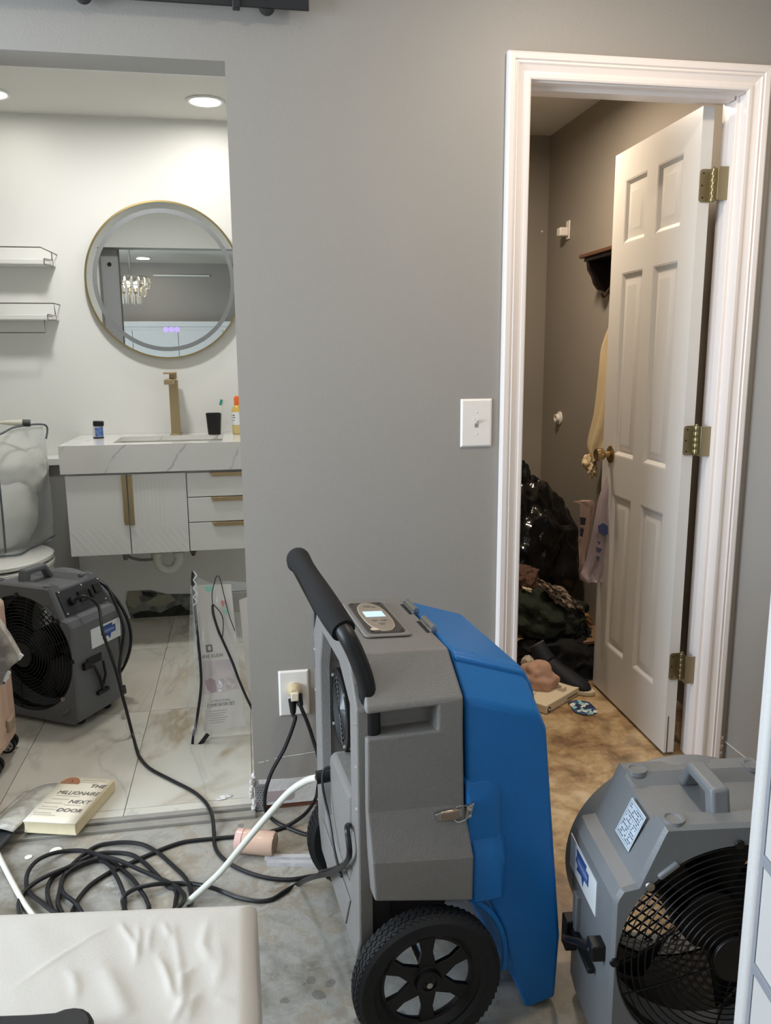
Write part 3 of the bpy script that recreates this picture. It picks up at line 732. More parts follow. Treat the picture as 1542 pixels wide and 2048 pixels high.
# control panel
zt = 0.787
def tp(px, py):
    p = dI @ at(px, py, 2, 0.786); return (p.x, p.y)
cp = thing('control_panel', None, None, (0, 0, 0)); cp.parent = dh
u0, u1, v0, v1 = -0.165, -0.088, -0.088, 0.112
def rrect(u0, u1, v0, v1, r, n=5):
    P = []
    for cx, cy, a0 in ((u1 - r, v1 - r, 0), (u0 + r, v1 - r, 90), (u0 + r, v0 + r, 180), (u1 - r, v0 + r, 270)):
        for k in range(n + 1): a = R(a0 + 90 * k / n); P.append((cx + r * math.cos(a), cy + r * math.sin(a)))
    return P
topM = Matrix.Translation((0, 0, 0.7875)) @ Matrix.Rotation(R(2.7), 4, 'Y')
def topz(P, z0, z1): return MB().prism(P, 2, z0, z1, topM)
q = topz(rrect(u0 - 0.010, u1 + 0.010, v0 - 0.012, v1 + 0.012, 0.012), -0.006, -0.0010); part(q, 'panel_recess', GREYPL, cp, bevel=0.003)
part(topz(rrect(u0, u1, v0, v1, 0.012), -0.004, 0.0012), 'panel_plate', mat('dusty_black_panel', (62, 56, 52), 0.6, var=0.1, vscale=40), cp, bevel=0.001)
ov = []
cu, cv = (u0 + u1) / 2, (v0 + v1) / 2
for k in range(40):
    a = 2 * PI * k / 40; c, s = math.cos(a), math.sin(a)
    ov.append((cu + 0.030 * (abs(c) ** 0.8) * (1 if c > 0 else -1) * (1.0 if abs(s) < 0.75 else 0.9), cv + 0.094 * (abs(s) ** 0.85) * (1 if s > 0 else -1)))
part(topz(ov, 0.0005, 0.0022), 'panel_border', mat('panel_outline', (186, 172, 150), 0.6), cp)
part(topz([(cu + (x - cu) * 0.95, cv + (y - cv) * 0.975) for x, y in ov], 0.001, 0.0026), 'panel_oval', mat('panel_grey', (140, 130, 116), 0.55, var=0.06, vscale=40), cp)
part(topz([(cu - 0.021, cv - 0.006), (cu + 0.021, cv - 0.006), (cu + 0.021, cv + 0.031), (cu - 0.021, cv + 0.031)], 0.002, 0.0030), 'display', mat('lit_display', (190, 215, 235), 0.3, emit=(190, 222, 255), estr=0.42), cp)
for (dx, dy, rr_) in ((-0.003, 0.066, 0.009), (0.010, 0.060, 0.005), (-0.010, -0.030, 0.007), (0.010, -0.030, 0.007), (0.0, -0.052, 0.007)):
    part(topz([(cu + dx + rr_ * math.cos(2 * PI * k / 16), cv + dy + rr_ * 0.8 * math.sin(2 * PI * k / 16)) for k in range(16)], 0.0024, 0.0034), 'button', mat('button_grey', (112, 104, 94), 0.5), cp)
part(topz([(u0 + 0.019 + 0.0105 * math.cos(2 * PI * k / 20), v0 + 0.020 + 0.0085 * math.sin(2 * PI * k / 20)) for k in range(20)], 0.001, 0.0024), 'round_sticker', mat('beige_sticker', (205, 186, 165), 0.5), cp)
for (a, c) in ((u0 + .008, v0 + .008), (u1 - .008, v0 + .008), (u0 + .008, v1 - .008), (u1 - .008, v1 - .008)):
    part(MB().lathe([(0.0032, 0.001), (0.0028, 0.0022)], 8, topM @ Matrix.Translation((a, c, 0))), 'screw', BLACKPL, cp)
# two hinges on the top edge
for (v0_, v1_) in ((0.040, 0.112), (-0.082, -0.010)):
    hgz = thing('lid_hinge', None, None, (-0.028, (v0_ + v1_) / 2, 0.781)); hgz.parent = dh
    L_ = (v1_ - v0_) / 2
    part(MB().tube([(0, -L_, 0.008), (0, L_, 0.008)], 0.0065, 12), 'hinge_barrel', STEEL, hgz)
    part(MB().box(-0.010, 0.006, -L_, L_, 0.0, 0.006), 'hinge_plate', STEEL, hgz, bevel=0.001)
    part(MB().box(-0.016, -0.010, -L_, L_ + .002, -0.002, 0.002), 'hinge_shadow_gap', INKBLACK, hgz)
# draw latch near side
lt = thing('draw_latch', None, None, (0, -0.2395, 0.452)); lt.parent = dh
la = dat(874, 1632, -0.243); lb = dat(918, 1636, -0.243); lc = dat(944, 1634, -0.243)
def lz(p): return p - Vector((0, -0.2395, 0.452))
a_, b_, c_ = lz(la), lz(lb), lz(lc)
q = MB(); q.box(a_.x + 0.006, b_.x, -0.010, -0.004, a_.z - 0.011, a_.z + 0.010); part(q, 'lever', mat('worn_nickel', (176, 160, 145), 0.35, 1.0), lt, bevel=0.003)
part(MB().prism([(a_.x + 0.010, a_.z - 0.010), (a_.x - 0.004, a_.z - 0.006), (a_.x - 0.004, a_.z + 0.006), (a_.x + 0.010, a_.z + 0.010)], 1, -0.009, -0.001), 'lever_tip', STEEL, lt, bevel=0.001)
part(MB().box(a_.x + 0.012, b_.x + 0.006, -0.005, 0.002, a_.z - 0.008, a_.z + 0.008), 'base_plate', STEEL, lt)
lp = [(b_.x - 0.012, -0.008, a_.z + 0.010), (b_.x - 0.004, -0.010, a_.z + 0.017), (c_.x - 0.010, -0.009, a_.z + 0.014), (c_.x - 0.006, -0.009, a_.z), (c_.x - 0.014, -0.009, a_.z - 0.012), (b_.x - 0.004, -0.010, a_.z - 0.015), (b_.x - 0.012, -0.008, a_.z - 0.010)]
part(MB().tube(smoothpath(lp, 6), 0.0014, 6), 'wire_bail', CHROME, lt)
part(MB().prism([(c_.x - 0.016, a_.z - 0.013), (c_.x - 0.004, a_.z - 0.013), (c_.x + 0.003, a_.z + 0.017), (c_.x - 0.010, a_.z + 0.010)], 1, -0.008, 0.004), 'catch_plate', STEEL, lt, bevel=0.001)
for dz in (-0.006, 0.006): part(MB().lathe([(0.003, 0), (0.0025, 0.003)], 8, frame((c_.x - 0.006, -0.008, a_.z + dz), (1, 0, 0), (0, 0, 1))), 'rivet', SCREW, lt)

# ================================================================ AIR MOVERS
def make_fan(name, label, loc, rz, plastic, sc=1.0, cordpanel=False):
    t = thing(name, label, 'fan', loc, (0, 0, rz)); t.scale = (sc, sc, sc)
    W, D = 0.452, 0.250; cx, cz, Rc = W / 2, 0.262, 0.2155
    def outline(ins=0.0, topdrop=0.0):
        o = [(0.0 + ins, 0.035), (0.0 + ins, 0.380), (0.012 + ins * .6, 0.403 - ins * .6), (0.038 + ins, 0.411 - ins), (0.086 + ins * .4, 0.520 - ins - topdrop),
             (W - 0.086 - ins * .4, 0.520 - ins - topdrop), (W - 0.038 - ins, 0.411 - ins), (W - 0.012 - ins * .6, 0.403 - ins * .6), (W - ins, 0.380), (W - ins, 0.035), (W - 0.03, 0.014 + ins), (0.03, 0.014 + ins)]
        return o
    angs = sorted(set([round(2 * PI * k / 96, 5) for k in range(96)] + [round(math.atan2(z - cz, x - cx) % (2 * PI), 5) for x, z in outline()]))
    def sample(P, y):
        out = []
        for a in angs:
            dx, dz = math.cos(a), math.sin(a); best = None
            for i in range(len(P)):
                (x1, z1), (x2, z2) = P[i], P[(i + 1) % len(P)]
                ex, ez = x2 - x1, z2 - z1; den = dx * ez - dz * ex
                if abs(den) < 1e-9: continue
                tt = ((x1 - cx) * ez - (z1 - cz) * ex) / den; ss = ((x1 - cx) * dz - (z1 - cz) * dx) / den
                if tt > 0 and -1e-4 <= ss <= 1 + 1e-4: best = tt if best is None else max(best, tt)
            out.append(Vector((cx + dx * best, y, cz + dz * best)))
        return out
    def circ(r, y): return [Vector((cx + r * math.cos(a), y, cz + r * math.sin(a))) for a in angs]
    b = MB()
    b.rings([circ(Rc - 0.006, 0.10), circ(Rc, 0.004), circ(Rc + 0.003, 0.0), sample(outline(0.006), 0.0), sample(outline(0.0), 0.008), sample(outline(0.0, 0.0), 0.045), sample(outline(0.0, 0.017), 0.062),
             sample(outline(0.0, 0.017), D - 0.082), sample(outline(0.0, -0.002), D - 0.060), sample(outline(0.004, 0.0), D - 0.012), sample(outline(0.012), D), circ(Rc + 0.006, D + 0.002), circ(Rc + 0.004, D + 0.060), circ(Rc - 0.008, D + 0.066), circ(Rc - 0.010, D)], False, False)
    part(b, 'housing', plastic, t, ang=0.42)
    duct = MB(); duct.rings([circ(Rc - 0.002, 0.02), circ(Rc - 0.008, D + 0.05)], False, False)
    part(duct, 'duct', mat('matt_black_duct', (18, 19, 20), 0.6), t)
    # raised arc on the back top
    q = MB(); q.rings([[Vector((cx + r * math.cos(a), y, cz + r * math.sin(a))) for (r, y) in ((Rc + 0.02, D - 0.045), (Rc + 0.044, D - 0.035), (Rc + 0.044, D + 0.004), (Rc + 0.02, D + 0.01))] for a in [R(58 + 64 * k / 14) for k in range(15)]])
    part(q, 'rear_arch', plastic, t, bevel=0.004)
    # handle bridging front to back on top
    hxc = 0.203
    hd = MB(); prof = [(0.066, 0.500), (0.034, 0.500), (0.048, 0.562), (0.150, 0.562), (0.190, 0.500), (0.165, 0.500), (0.145, 0.540), (0.075, 0.540)]
    hd.prism([(y, z) for y, z in prof], 0, hxc - 0.018, hxc + 0.018)
    part(hd, 'handle', plastic, t, bevel=0.007, seg=3)
    # corner lugs and rounded bumps
    for (x, y) in ((0.108, 0.026), (W - 0.108, 0.026), (0.108, D - 0.050), (W - 0.108, D - 0.050)):
        part(MB().lathe([(0.022, -0.004), (0.020, 0.004), (0.015, 0.004), (0.012, 0.0012), (0.004, 0.0012)], 20, Matrix.Translation((x, y, 0.520))), 'stacking_lug', plastic, t)
    for (x, z, rt) in ((0.093, 0.440, 0.9), (W - 0.093, 0.440, -0.9), (0.055, 0.065, -0.9), (W - 0.055, 0.065, 0.9)):
        M_ = Matrix.Translation((x, -0.001, z)) @ Matrix.Rotation(-rt * 0.75, 4, 'Y')
        part(MB().box(-0.022, 0.022, -0.006, 0.004, -0.006, 0.006, M_), 'bump', plastic, t, bevel=0.004)
    for x in (0.05, W - 0.05):
        for y in (0.06, D - 0.05):
            part(MB().lathe([(0.016, 0.0), (0.018, 0.004), (0.016, 0.022)], 14, Matrix.Translation((x, y, 0.0))), 'rubber_foot', BLACKRB, t)
    # guard rings, clips
    BW = mat('black_guard_wire', (22, 23, 24), 0.3, 0.5)
    for k in range(15):
        rr_ = 0.046 + k * 0.0120
        part(MB().torus((cx, 0.002 - 0.014 * (1 - (rr_ / Rc) ** 2), cz), rr_, 0.0013, 'y', 72, 5), 'guard_ring', BW, t)
    for k in range(6):
        a = k * PI / 3 + 0.35
        q = MB(); q.tube([(cx + r * math.cos(a), 0.004 - 0.014 * (1 - (r / Rc) ** 2), cz + r * math.sin(a)) for r in (0.03, 0.08, 0.13, 0.18, Rc)], 0.002, 6)
        part(q, 'guard_spoke', BW, t)
    part(MB().lathe([(0.046, 0), (0.044, 0.004), (0.0, 0.006)], 28, frame((cx, -0.010, cz), (1, 0, 0), (0, 0, 1)), cap=True), 'guard_badge', BLACKPL, t)
    for a in (R(92), R(138), R(180), R(236), R(318), R(40), R(0)):
        c = (cx + (Rc + 0.006) * math.cos(a), -0.002, cz + (Rc + 0.006) * math.sin(a))
        part(MB().lathe([(0.009, 0), (0.008, 0.003), (0.003, 0.004)], 12, frame(c, (1, 0, 0), (0, 0, 1))), 'guard_screw', STEEL if a in (R(138), R(318)) else BLACKPL, t)
    # blades and motor
    for k in range(5):
        a = k * 2 * PI / 5 + 0.15
        def bl(i, j, a=a):
            r = 0.05 + 0.155 * i; tw = (0.95 - 0.45 * i); wd = 0.085 + 0.06 * i
            s_ = (j - 0.5) * wd; ang = a + s_ * math.cos(tw) / max(r, 0.05)
            return (cx + r * math.cos(ang), 0.135 + s_ * math.sin(tw), cz + r * math.sin(ang))
        q = MB(); q.grid(bl, 8, 6)
        o = part(q, 'fan_blade', BLACKPL, t); sm = o.modifiers.new('s', 'SOLIDIFY'); sm.thickness = 0.004
    part(MB().lathe([(0.062, -0.06), (0.066, 0.0), (0.060, 0.05), (0.03, 0.062)], 30, frame((cx, 0.14, cz), (1, 0, 0), (0, 0, 1))), 'hub', BLACKPL, t)
    # rear mesh (diagonal lattice)
    q = MB(); n_ = 21; st = 2 * Rc / n_
    for d in (1, -1):
        for k in range(-n_, n_ + 1):
            off = k * st * 0.95
            hl = math.sqrt(max(0, Rc * Rc - off * off)) if abs(off) < Rc else 0
            if hl <= 0.01: continue
            a = R(38) if d == 1 else R(-38)
            ux, uz = math.cos(a), math.sin(a); nx, nz = -uz, ux
            q.tube([(cx + nx * off - ux * hl, D + 0.045, cz + nz * off - uz * hl), (cx + nx * off + ux * hl, D + 0.045, cz + nz * off + uz * hl)], 0.0024, 5)
    part(q, 'rear_mesh', BW, t, kind='stuff')
    # stickers and side latch on both sides
    for s in (0, 1):
        xs_ = -0.0012 if s == 0 else W + 0.0012; HS = 0.072
        X = Vector((0, -1, 0)) if s == 0 else Vector((0, 1, 0))
        o_ = (xs_, 0.251, 0.235) if s == 0 else (xs_, 0.092, 0.218)
        F = frame(o_, X, (0, 0, 1))
        stk = thing('side_sticker', None, None); stk.parent = t
        dz = 0.045 if s == 0 else 0.055
        part(MB().box(0.0, 0.162 if s == 0 else 0.157, 0.004 + dz, 0.076 + dz, -0.001, 0.0006, F), 'white_label', PAPER, stk)
        lg_ = [(0.040, 0.068), (0.104, 0.070), (0.100, 0.060), (0.118, 0.060), (0.118, 0.034), (0.092, 0.032), (0.086, 0.012), (0.074, 0.028), (0.044, 0.022), (0.050, 0.034), (0.038, 0.040), (0.044, 0.056)]
        part(MB().prism([(a + (0.012 if s else 0.0), c + dz) for a, c in lg_], 2, 0.0004, 0.0009, F), 'blue_emblem', INKBLUE, stk)
        q = MB()
        sx_ = 0.012 if s else 0.0
        for k in range(8):
            q.box(0.050 + sx_ + k * 0.0078, 0.0552 + sx_ + k * 0.0078, 0.042 + dz, 0.051 + dz, 0.0008, 0.0011, F)
        q.box(0.046 + sx_, 0.114 + sx_, 0.0545 + dz, 0.0552 + dz, 0.0008, 0.0011, F); q.box(0.048 + sx_, 0.114 + sx_, 0.0375 + dz, 0.0382 + dz, 0.0008, 0.0011, F)
        part(q, 'emblem_letters', INKPALE, stk)
        # T handled latch
        if s == 0:
            lx = 0.16; pts = [(0.245, 0.245), (0.215, 0.225), (0.150, 0.190), (0.105, 0.190)]
            lat = thing('side_latch', None, None, (0, 0, 0)); lat.parent = t
            q = MB(); q.tube([(-0.020, 0.045, 0.250), (-0.024, 0.10, 0.222), (-0.024, 0.16, 0.180), (-0.020, 0.205, 0.150)], 0.009, 8, flat=0.8)
            q.box(-0.026, 0.002, 0.030, 0.062, 0.236, 0.268); q.box(-0.024, 0.002, 0.190, 0.222, 0.128, 0.196)
            part(q, 'latch_arm', BLACKPL, lat, bevel=0.004)
            part(MB().box(-0.016, -0.002, 0.075, 0.19, 0.172, 0.184), 'latch_bar', BLACKPL, lat, bevel=0.003)
            part(MB().box(-0.010, 0.004, 0.176, 0.200, 0.180, 0.262), 'latch_tab', plastic, lat, bevel=0.003)
        else:
            lat = thing('side_latch', None, None, (0, 0, 0)); lat.parent = t
            q = MB(); e = W + 0.012
            q.tube([(e, 0.050, 0.232), (e, 0.085, 0.215), (e, 0.108, 0.165), (e, 0.122, 0.115)], 0.006, 8); q.tube([(e, 0.132, 0.220), (e, 0.140, 0.165), (e, 0.124, 0.130)], 0.005, 8)
            q.box(W, W + 0.016, 0.036, 0.068, 0.216, 0.242); q.box(W, W + 0.014, 0.095, 0.155, 0.098, 0.112); q.box(W, W + 0.006, 0.06, 0.135, 0.222, 0.25)
            part(q, 'latch_arm', BLACKPL, lat, bevel=0.003)
    # diamond rating plate on the left shoulder (seen on one, carried by both)
    sh0 = Vector((0.038, 0, 0.411)); sh1 = Vector((0.086, 0, 0.520)); dirv = (sh1 - sh0).normalized()
    if not cordpanel:
        cpt = (sh0 + sh1) / 2 + Vector((0, 0.102, 0)) + dirv * 0.004; nrm = Vector((-dirv.z, 0, dirv.x))
        F = frame(cpt + nrm * 0.0008, Vector((0, -1, 0)) * 0.95 - dirv * 0.75, Vector((0, -1, 0)) * -0.75 * 0 + dirv)
        F = frame(cpt + nrm * 0.0010, (0, -1, 0), dirv)
        rp = thing('rating_plate', None, None); rp.parent = t
        F = F @ Matrix.Translation((0.002, -0.003, 0)) @ Matrix.Diagonal((0.86, 0.92, 1, 1))
        part(MB().box(-0.040, 0.040, -0.040, 0.040, -0.0006, 0.0006, F), 'plate_label', mat('silver_label', (184, 196, 206), 0.4), rp)
        q = MB()
        for (a, c, d, e) in ((-0.036, 0.036, 0.0355, 0.0362), (-0.036, 0.036, -0.0362, -0.0355), (-0.0362, -0.0355, -0.036, 0.036), (0.0355, 0.0362, -0.036, 0.036), (-0.036, 0.036, 0.010, 0.0106), (0.004, 0.0046, -0.036, 0.010)):
            q.box(a, c, d, e, 0.0005, 0.0008, F)
        rnd = random.Random(5)
        for r_ in range(13):
            y_ = 0.030 - r_ * 0.0052; x_ = -0.032
            while x_ < 0.028:
                l_ = rnd.uniform(0.003, 0.010)
                if rnd.random() < 0.75: q.box(x_, x_ + l_, y_, y_ + 0.0024, 0.0005, 0.0008, F)
                x_ += l_ + 0.002
        part(q, 'plate_print', mat('slate_ink', (74, 88, 104), 0.5), rp)
    else:
        # black control plate with switches on the right shoulder
        sh0 = Vector((W - 0.038, 0, 0.411)); sh1 = Vector((W - 0.086, 0, 0.520)); dirv = (sh1 - sh0).normalized(); nrm = Vector((-dirv.z * -1, 0, dirv.x * -1))
        nrm = Vector((dirv.z, 0, -dirv.x))
        F = frame(sh0 + Vector((0, 0.022, 0)) + nrm * 0.001 + dirv * 0.004, (0, 1, 0), dirv)
        ctl = thing('control_plate', None, None); ctl.parent = t
        part(MB().box(0, 0.212, 0, 0.094, -0.002, 0.004, F), 'plate', mat('speckled_black_plate', (44, 45, 47), 0.5, var=0.4, vscale=300), ctl, bevel=0.002)
        for (a, c) in ((0.008, 0.008), (0.008, 0.090), (0.118, 0.088), (0.205, 0.088), (0.205, 0.008), (0.150, 0.008)):
            part(MB().lathe([(0.004, 0.003), (0.003, 0.006)], 10, F @ Matrix.Translation((a, c, 0))), 'screw', SCREW, ctl)
        for (a, c, d, e) in ((0.085, 0.125, 0.03, 0.07), (0.140, 0.158, 0.03, 0.065), (0.166, 0.196, 0.040, 0.075)):
            part(MB().box(a, c, d, e, 0.003, 0.012, F), 'socket', BLACKPL, ctl, bevel=0.002)
        part(MB().lathe([(0.016, 0.003), (0.014, 0.020), (0.008, 0.024)], 14, F @ Matrix.Translation((0.045, 0.045, 0))), 'cord_plug', BLACKPL, ctl)
        t['_cord'] = 1
        global CORD0; CORD0 = wm(t) @ (F @ Vector((0.045, 0.045, 0.024)))
        del t['_cord']
    return t
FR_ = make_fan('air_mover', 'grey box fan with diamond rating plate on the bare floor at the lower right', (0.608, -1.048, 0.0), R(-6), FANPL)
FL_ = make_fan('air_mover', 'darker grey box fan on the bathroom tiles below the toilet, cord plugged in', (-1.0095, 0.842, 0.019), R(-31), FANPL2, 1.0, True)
FR_['group'] = FL_['group'] = 'grey air mover fans'

# ================================================================ BATHROOM
# vanity ----------------------------------------------------------
VX0, VX1, VYF, VZ0, VZ1 = -0.772, 0.140, 1.412, 0.470, 0.838
vn = thing('bathroom_vanity', 'wall hung white vanity cabinet with gold edge pulls under the marble counter', 'cabinet', ((VX0 + VX1) / 2, 1.65, VZ0))
vi = wm(vn).inverted()
def vp(mb, name, m, **k): return part(mb, name, m, vn, world=True, **k)
vp(MB().box(VX0 + 0.004, VX1, VYF + 0.020, 1.897, VZ0, VZ1 - 0.006), 'body', LACQ, bevel=0.001)
DX = [VX0, -0.5155, -0.2625]
relM = mat('door_relief', (218, 218, 214), 0.3)
for i, (a, c) in enumerate(((DX[0], DX[1] - 0.002), (DX[1] + 0.002, DX[2] - 0.002))):
    d = vp(MB().box(a, c, VYF, VYF + 0.018, VZ0, VZ1 - 0.010), 'door', LACQ, bevel=0.0015)
    q = MB()
    hx0, hx1 = (c - 0.020, c - 0.001) if i == 0 else (a + 0.001, a + 0.020)
    q.prism([(hx0, VZ1 - 0.013), (hx1, VZ1 - 0.013), (hx1, VZ1 - 0.235), (hx0 + (0.004 if i == 0 else 0), VZ1 - 0.235 + 0.0), (hx0, VZ1 - 0.225)], 1, VYF - 0.009, VYF + 0.002)
    part(q, 'handle', GOLD, d, world=True, bevel=0.001)
    q = MB()
    x = a + 0.03
    if i == 1:
        for k in range(8):
            q.box(a + 0.035 + k * 0.016, a + 0.0362 + k * 0.016, VYF - 0.0008, VYF + 0.001, VZ0 + 0.12 - (k % 3) * 0.01, VZ1 - 0.02)
    for k in range(-3, 9):
        for o_ in (0, 0.006):
            xa, za = a + 0.005 + k * 0.030 + o_, VZ0 + 0.118; xb, zb = xa + 0.085, VZ0 + 0.004
            if xa < a + 0.004: t_ = (a + 0.004 - xa) / (xb - xa); za += (zb - za) * t_; xa = a + 0.004
            if xb > c - 0.004: t_ = (c - 0.004 - xa) / (xb - xa); zb = za + (zb - za) * t_; xb = c - 0.004
            if xb - xa < 0.004: continue
            q.tube([(xa, VYF, za), (xb, VYF, zb)], 0.0009, 4)
    part(q, 'relief_line', relM, d, world=True, kind='stuff')
dz = [VZ1 - 0.010, VZ1 - 0.122, VZ1 - 0.236, VZ0]
for k in range(3):
    z1, z0 = dz[k] - 0.002, dz[k + 1] + 0.002
    d = vp(MB().box(DX[2] + 0.002, VX1, VYF, VYF + 0.018, z0, z1), 'drawer', LACQ, bevel=0.0015)
    q = MB().prism([(-0.160, z1 + 0.001), (-0.148, z1 - 0.017), (0.050, z1 - 0.017), (0.062, z1 + 0.001)], 1, VYF - 0.010, VYF + 0.004)
    part(q, 'handle', GOLD, d, world=True, bevel=0.001)
# counter with rectangular basin cut-out
ct = thing('countertop', 'thick white marble look countertop with grey veins and an undermount basin', 'countertop', (-0.32, 1.65, 0.838))
q = MB()
BX0, BX1, BY0, BY1 = -0.575, -0.100, 1.475, 1.765
X0, X1, Y0, Y1, Z0, Z1 = -0.786, 0.16, 1.395, 1.898, 0.838, 0.960
def rc(x0, x1, y0, y1, z): return [Vector((x0, y0, z)), Vector((x1, y0, z)), Vector((x1, y1, z)), Vector((x0, y1, z))]
q.rings([rc(X0, X1, Y0, Y1, Z0), rc(X0, X1, Y0, Y1, Z1), rc(BX0, BX1, BY0, BY1, Z1), rc(BX0, BX1, BY0, BY1, Z1 - 0.022)], True, False)
part(q, 'slab', QUARTZ, ct, world=True, smooth=False)
q = MB(); q.rings([rc(BX0 - 0.006, BX1 + 0.006, BY0 - 0.006, BY1 + 0.006, Z1 - 0.0225), rc(BX0 - 0.004, BX1 + 0.004, BY0 - 0.004, BY1 + 0.004, Z1 - 0.030), rc(BX0 + 0.015, BX1 - 0.015, BY0 + 0.015, BY1 - 0.015, Z1 - 0.115)], False, True)
part(q, 'basin', PORC, ct, world=True, bevel=0.006)
part(MB().lathe([(0.022, 0), (0.020, 0.003), (0.006, 0.003)], 20, Matrix.Translation(((BX0 + BX1) / 2, 1.64, Z1 - 0.1145))), 'drain', CHROME, ct, world=True)
# faucet
fx, fy = -0.328, 1.825
fa = thing('faucet', 'tall square brushed gold faucet behind the basin', 'faucet', (fx, fy, Z1))
part(MB().box(-0.027, 0.027, -0.027, 0.027, 0, 0.006), 'base_plate', GOLD, fa, bevel=0.001)
part(MB().box(-0.021, 0.021, -0.021, 0.021, 0.006, 0.262), 'column', GOLD, fa, bevel=0.001)
part(MB().box(-0.030, 0.010, -0.150, 0.020, 0.245, 0.268), 'spout', GOLD, fa, bevel=0.001)
part(MB().box(-0.017, 0.017, -0.017, 0.017, 0.268, 0.292), 'valve_block', GOLD, fa, bevel=0.001)
part(MB().box(-0.038, 0.017, -0.085, 0.020, 0.292, 0.300), 'lever', GOLD, fa, bevel=0.001)
# jar
def on(px, py, z): return at(px, py, 2, z)
pj = on(205, 872, Z1)
j = thing('cosmetic_jar', 'small clear jar with black lid and blue label on the left of the counter', 'jar', (pj.x, 1.725, Z1))
part(MB().lathe([(0.020, 0), (0.0235, 0.003), (0.0235, 0.052), (0.019, 0.058)], 24), 'glass', mat('pale_jar_plastic', (205, 208, 210), 0.15), j)
part(MB().lathe([(0.024, 0.0), (0.0242, 0.007)], 24), 'dark_base', BLACKPL, j)
part(MB().lathe([(0.0245, 0.058), (0.0245, 0.078), (0.022, 0.080)], 24, Matrix.Rotation(R(3), 4, 'Y')), 'lid', BLACKPL, j)
lab = MB(); lab.grid(lambda i, jj: (0.0240 * math.cos(R(-115 + 100 * i)), 0.0240 * math.sin(R(-115 + 100 * i)), 0.009 + 0.043 * jj), 12, 1)
part(lab, 'label', mat('blue_jar_label', (70, 98, 158), 0.5, rgb2=(96, 122, 176), vscale=60), j)
# cup with toothbrush
pc = on(430, 866, Z1)
cup = thing('tumbler', 'square tapered black tumbler on the counter', 'cup', (pc.x, 1.79, Z1))
q = MB()
def sq(r, z, n=24):
    o_ = []
    for k in range(n):
        a = 2 * PI * k / n; c, s = math.cos(a), math.sin(a); m_ = (abs(c) ** 5 + abs(s) ** 5) ** (-1 / 5)
        o_.append(Vector((r * c * m_, r * s * m_, z)))
    return o_
q.rings([sq(0.028, 0), sq(0.030, 0.004), sq(0.037, 0.102), sq(0.035, 0.102), sq(0.028, 0.008)])
part(q, 'cup_body', BLACKPL, cup)
tbp = (pc.x + 0.012, 1.795, Z1 + 0.010)
tb = thing('toothbrush', 'white toothbrush with green bristles leaning in the black tumbler', 'toothbrush', tbp, (R(4), R(14), R(0)))
part(MB().tube([(0, 0, 0), (0, 0, 0.085), (0, 0, 0.120), (0, 0, 0.152), (0, 0, 0.162)], lambda t: 0.0035 + 0.001 * math.sin(t * 8), 8), 'brush_handle', WHITEPL, tb)
part(MB().box(-0.016, -0.004, -0.005, 0.005, 0.132, 0.160), 'bristles', mat('green_bristles', (52, 150, 138), 0.6), tb, bevel=0.002)
# mouthwash
pb = on(475, 870, Z1)
bt = thing('mouthwash_bottle', 'mouthwash bottle with orange cap at the right of the counter', 'bottle', (pb.x + 0.006, 1.775, Z1))
part(MB().lathe([(0.026, 0), (0.030, 0.004), (0.030, 0.045), (0.028, 0.05)], 24), 'bottle_base', mat('amber_liquid', (226, 205, 140), 0.1, trans=0.3), bt)
part(MB().lathe([(0.028, 0.05), (0.030, 0.055), (0.030, 0.115), (0.020, 0.138), (0.014, 0.142)], 24), 'bottle_body', mat('yellow_liquid', (236, 200, 104), 0.1, trans=0.3), bt)
lab = MB(); lab.grid(lambda i, jj: (0.0306 * math.cos(2 * PI * i), 0.0306 * math.sin(2 * PI * i), 0.046 + 0.062 * jj), 28, 1)
part(lab, 'label', PAPER, bt)
lab = MB()
for (a0, a1, z0, z1) in ((150, 185, 0.070, 0.104), (215, 240, 0.090, 0.094), (215, 245, 0.080, 0.083), (205, 238, 0.068, 0.070)):
    lab.grid(lambda i, jj: (0.0309 * math.cos(R(a0 + (a1 - a0) * i)), 0.0309 * math.sin(R(a0 + (a1 - a0) * i)), z0 + (z1 - z0) * jj), 8, 1)
part(lab, 'label_print', INKBLACK, bt)
part(MB().lathe([(0.017, 0.142), (0.017, 0.172), (0.013, 0.182), (0.005, 0.184)], 20), 'cap', mat('orange_cap', (232, 106, 44), 0.35), bt)

# plumbing under the vanity ----------------------------------------------
pt = thing('sink_trap', 'white plastic trap pipe under the vanity', 'pipe', (-0.39, 1.62, 0.30))
def q_(x, z): return (x, 1.62, z)
PVC = mat('white_pvc', (206, 206, 198), 0.4)
U = [q_(-0.432, 0.475), q_(-0.432, 0.40)]
for k in range(0, 13): a = PI + PI * k / 12; U.append(q_(-0.382 + 0.050 * math.cos(a), 0.395 + 0.058 * math.sin(a)))
U.append(q_(-0.332, 0.475))
part(MB().tube(U, 0.021, 16), 'u_bend', PVC, pt, world=True)
for x in (-0.432, -0.332): part(MB().lathe([(0.022, 0), (0.027, 0.002), (0.027, 0.022), (0.022, 0.024)], 16, Matrix.Translation((x, 1.62, 0.400))), 'slip_nut', PVC, pt, world=True)
sv = thing('supply_hose', 'grey braided hose and valve hanging below the vanity doors', 'hose', (-0.50, 1.6, 0.45))
part(MB().tube(smoothpath([(-0.555, 1.55, 0.475), (-0.552, 1.55, 0.430), (-0.51, 1.57, 0.405), (-0.47, 1.60, 0.395), (-0.435, 1.62, 0.395)], 6), 0.007, 8), 'hose', mat('grey_braid', (110, 112, 108), 0.5, 0.3), sv, world=True)
part(MB().tube([(-0.560, 1.50, 0.473), (-0.555, 1.50, 0.425)], 0.011, 10), 'valve', mat('grey_braid', (110, 112, 108)), sv, world=True)
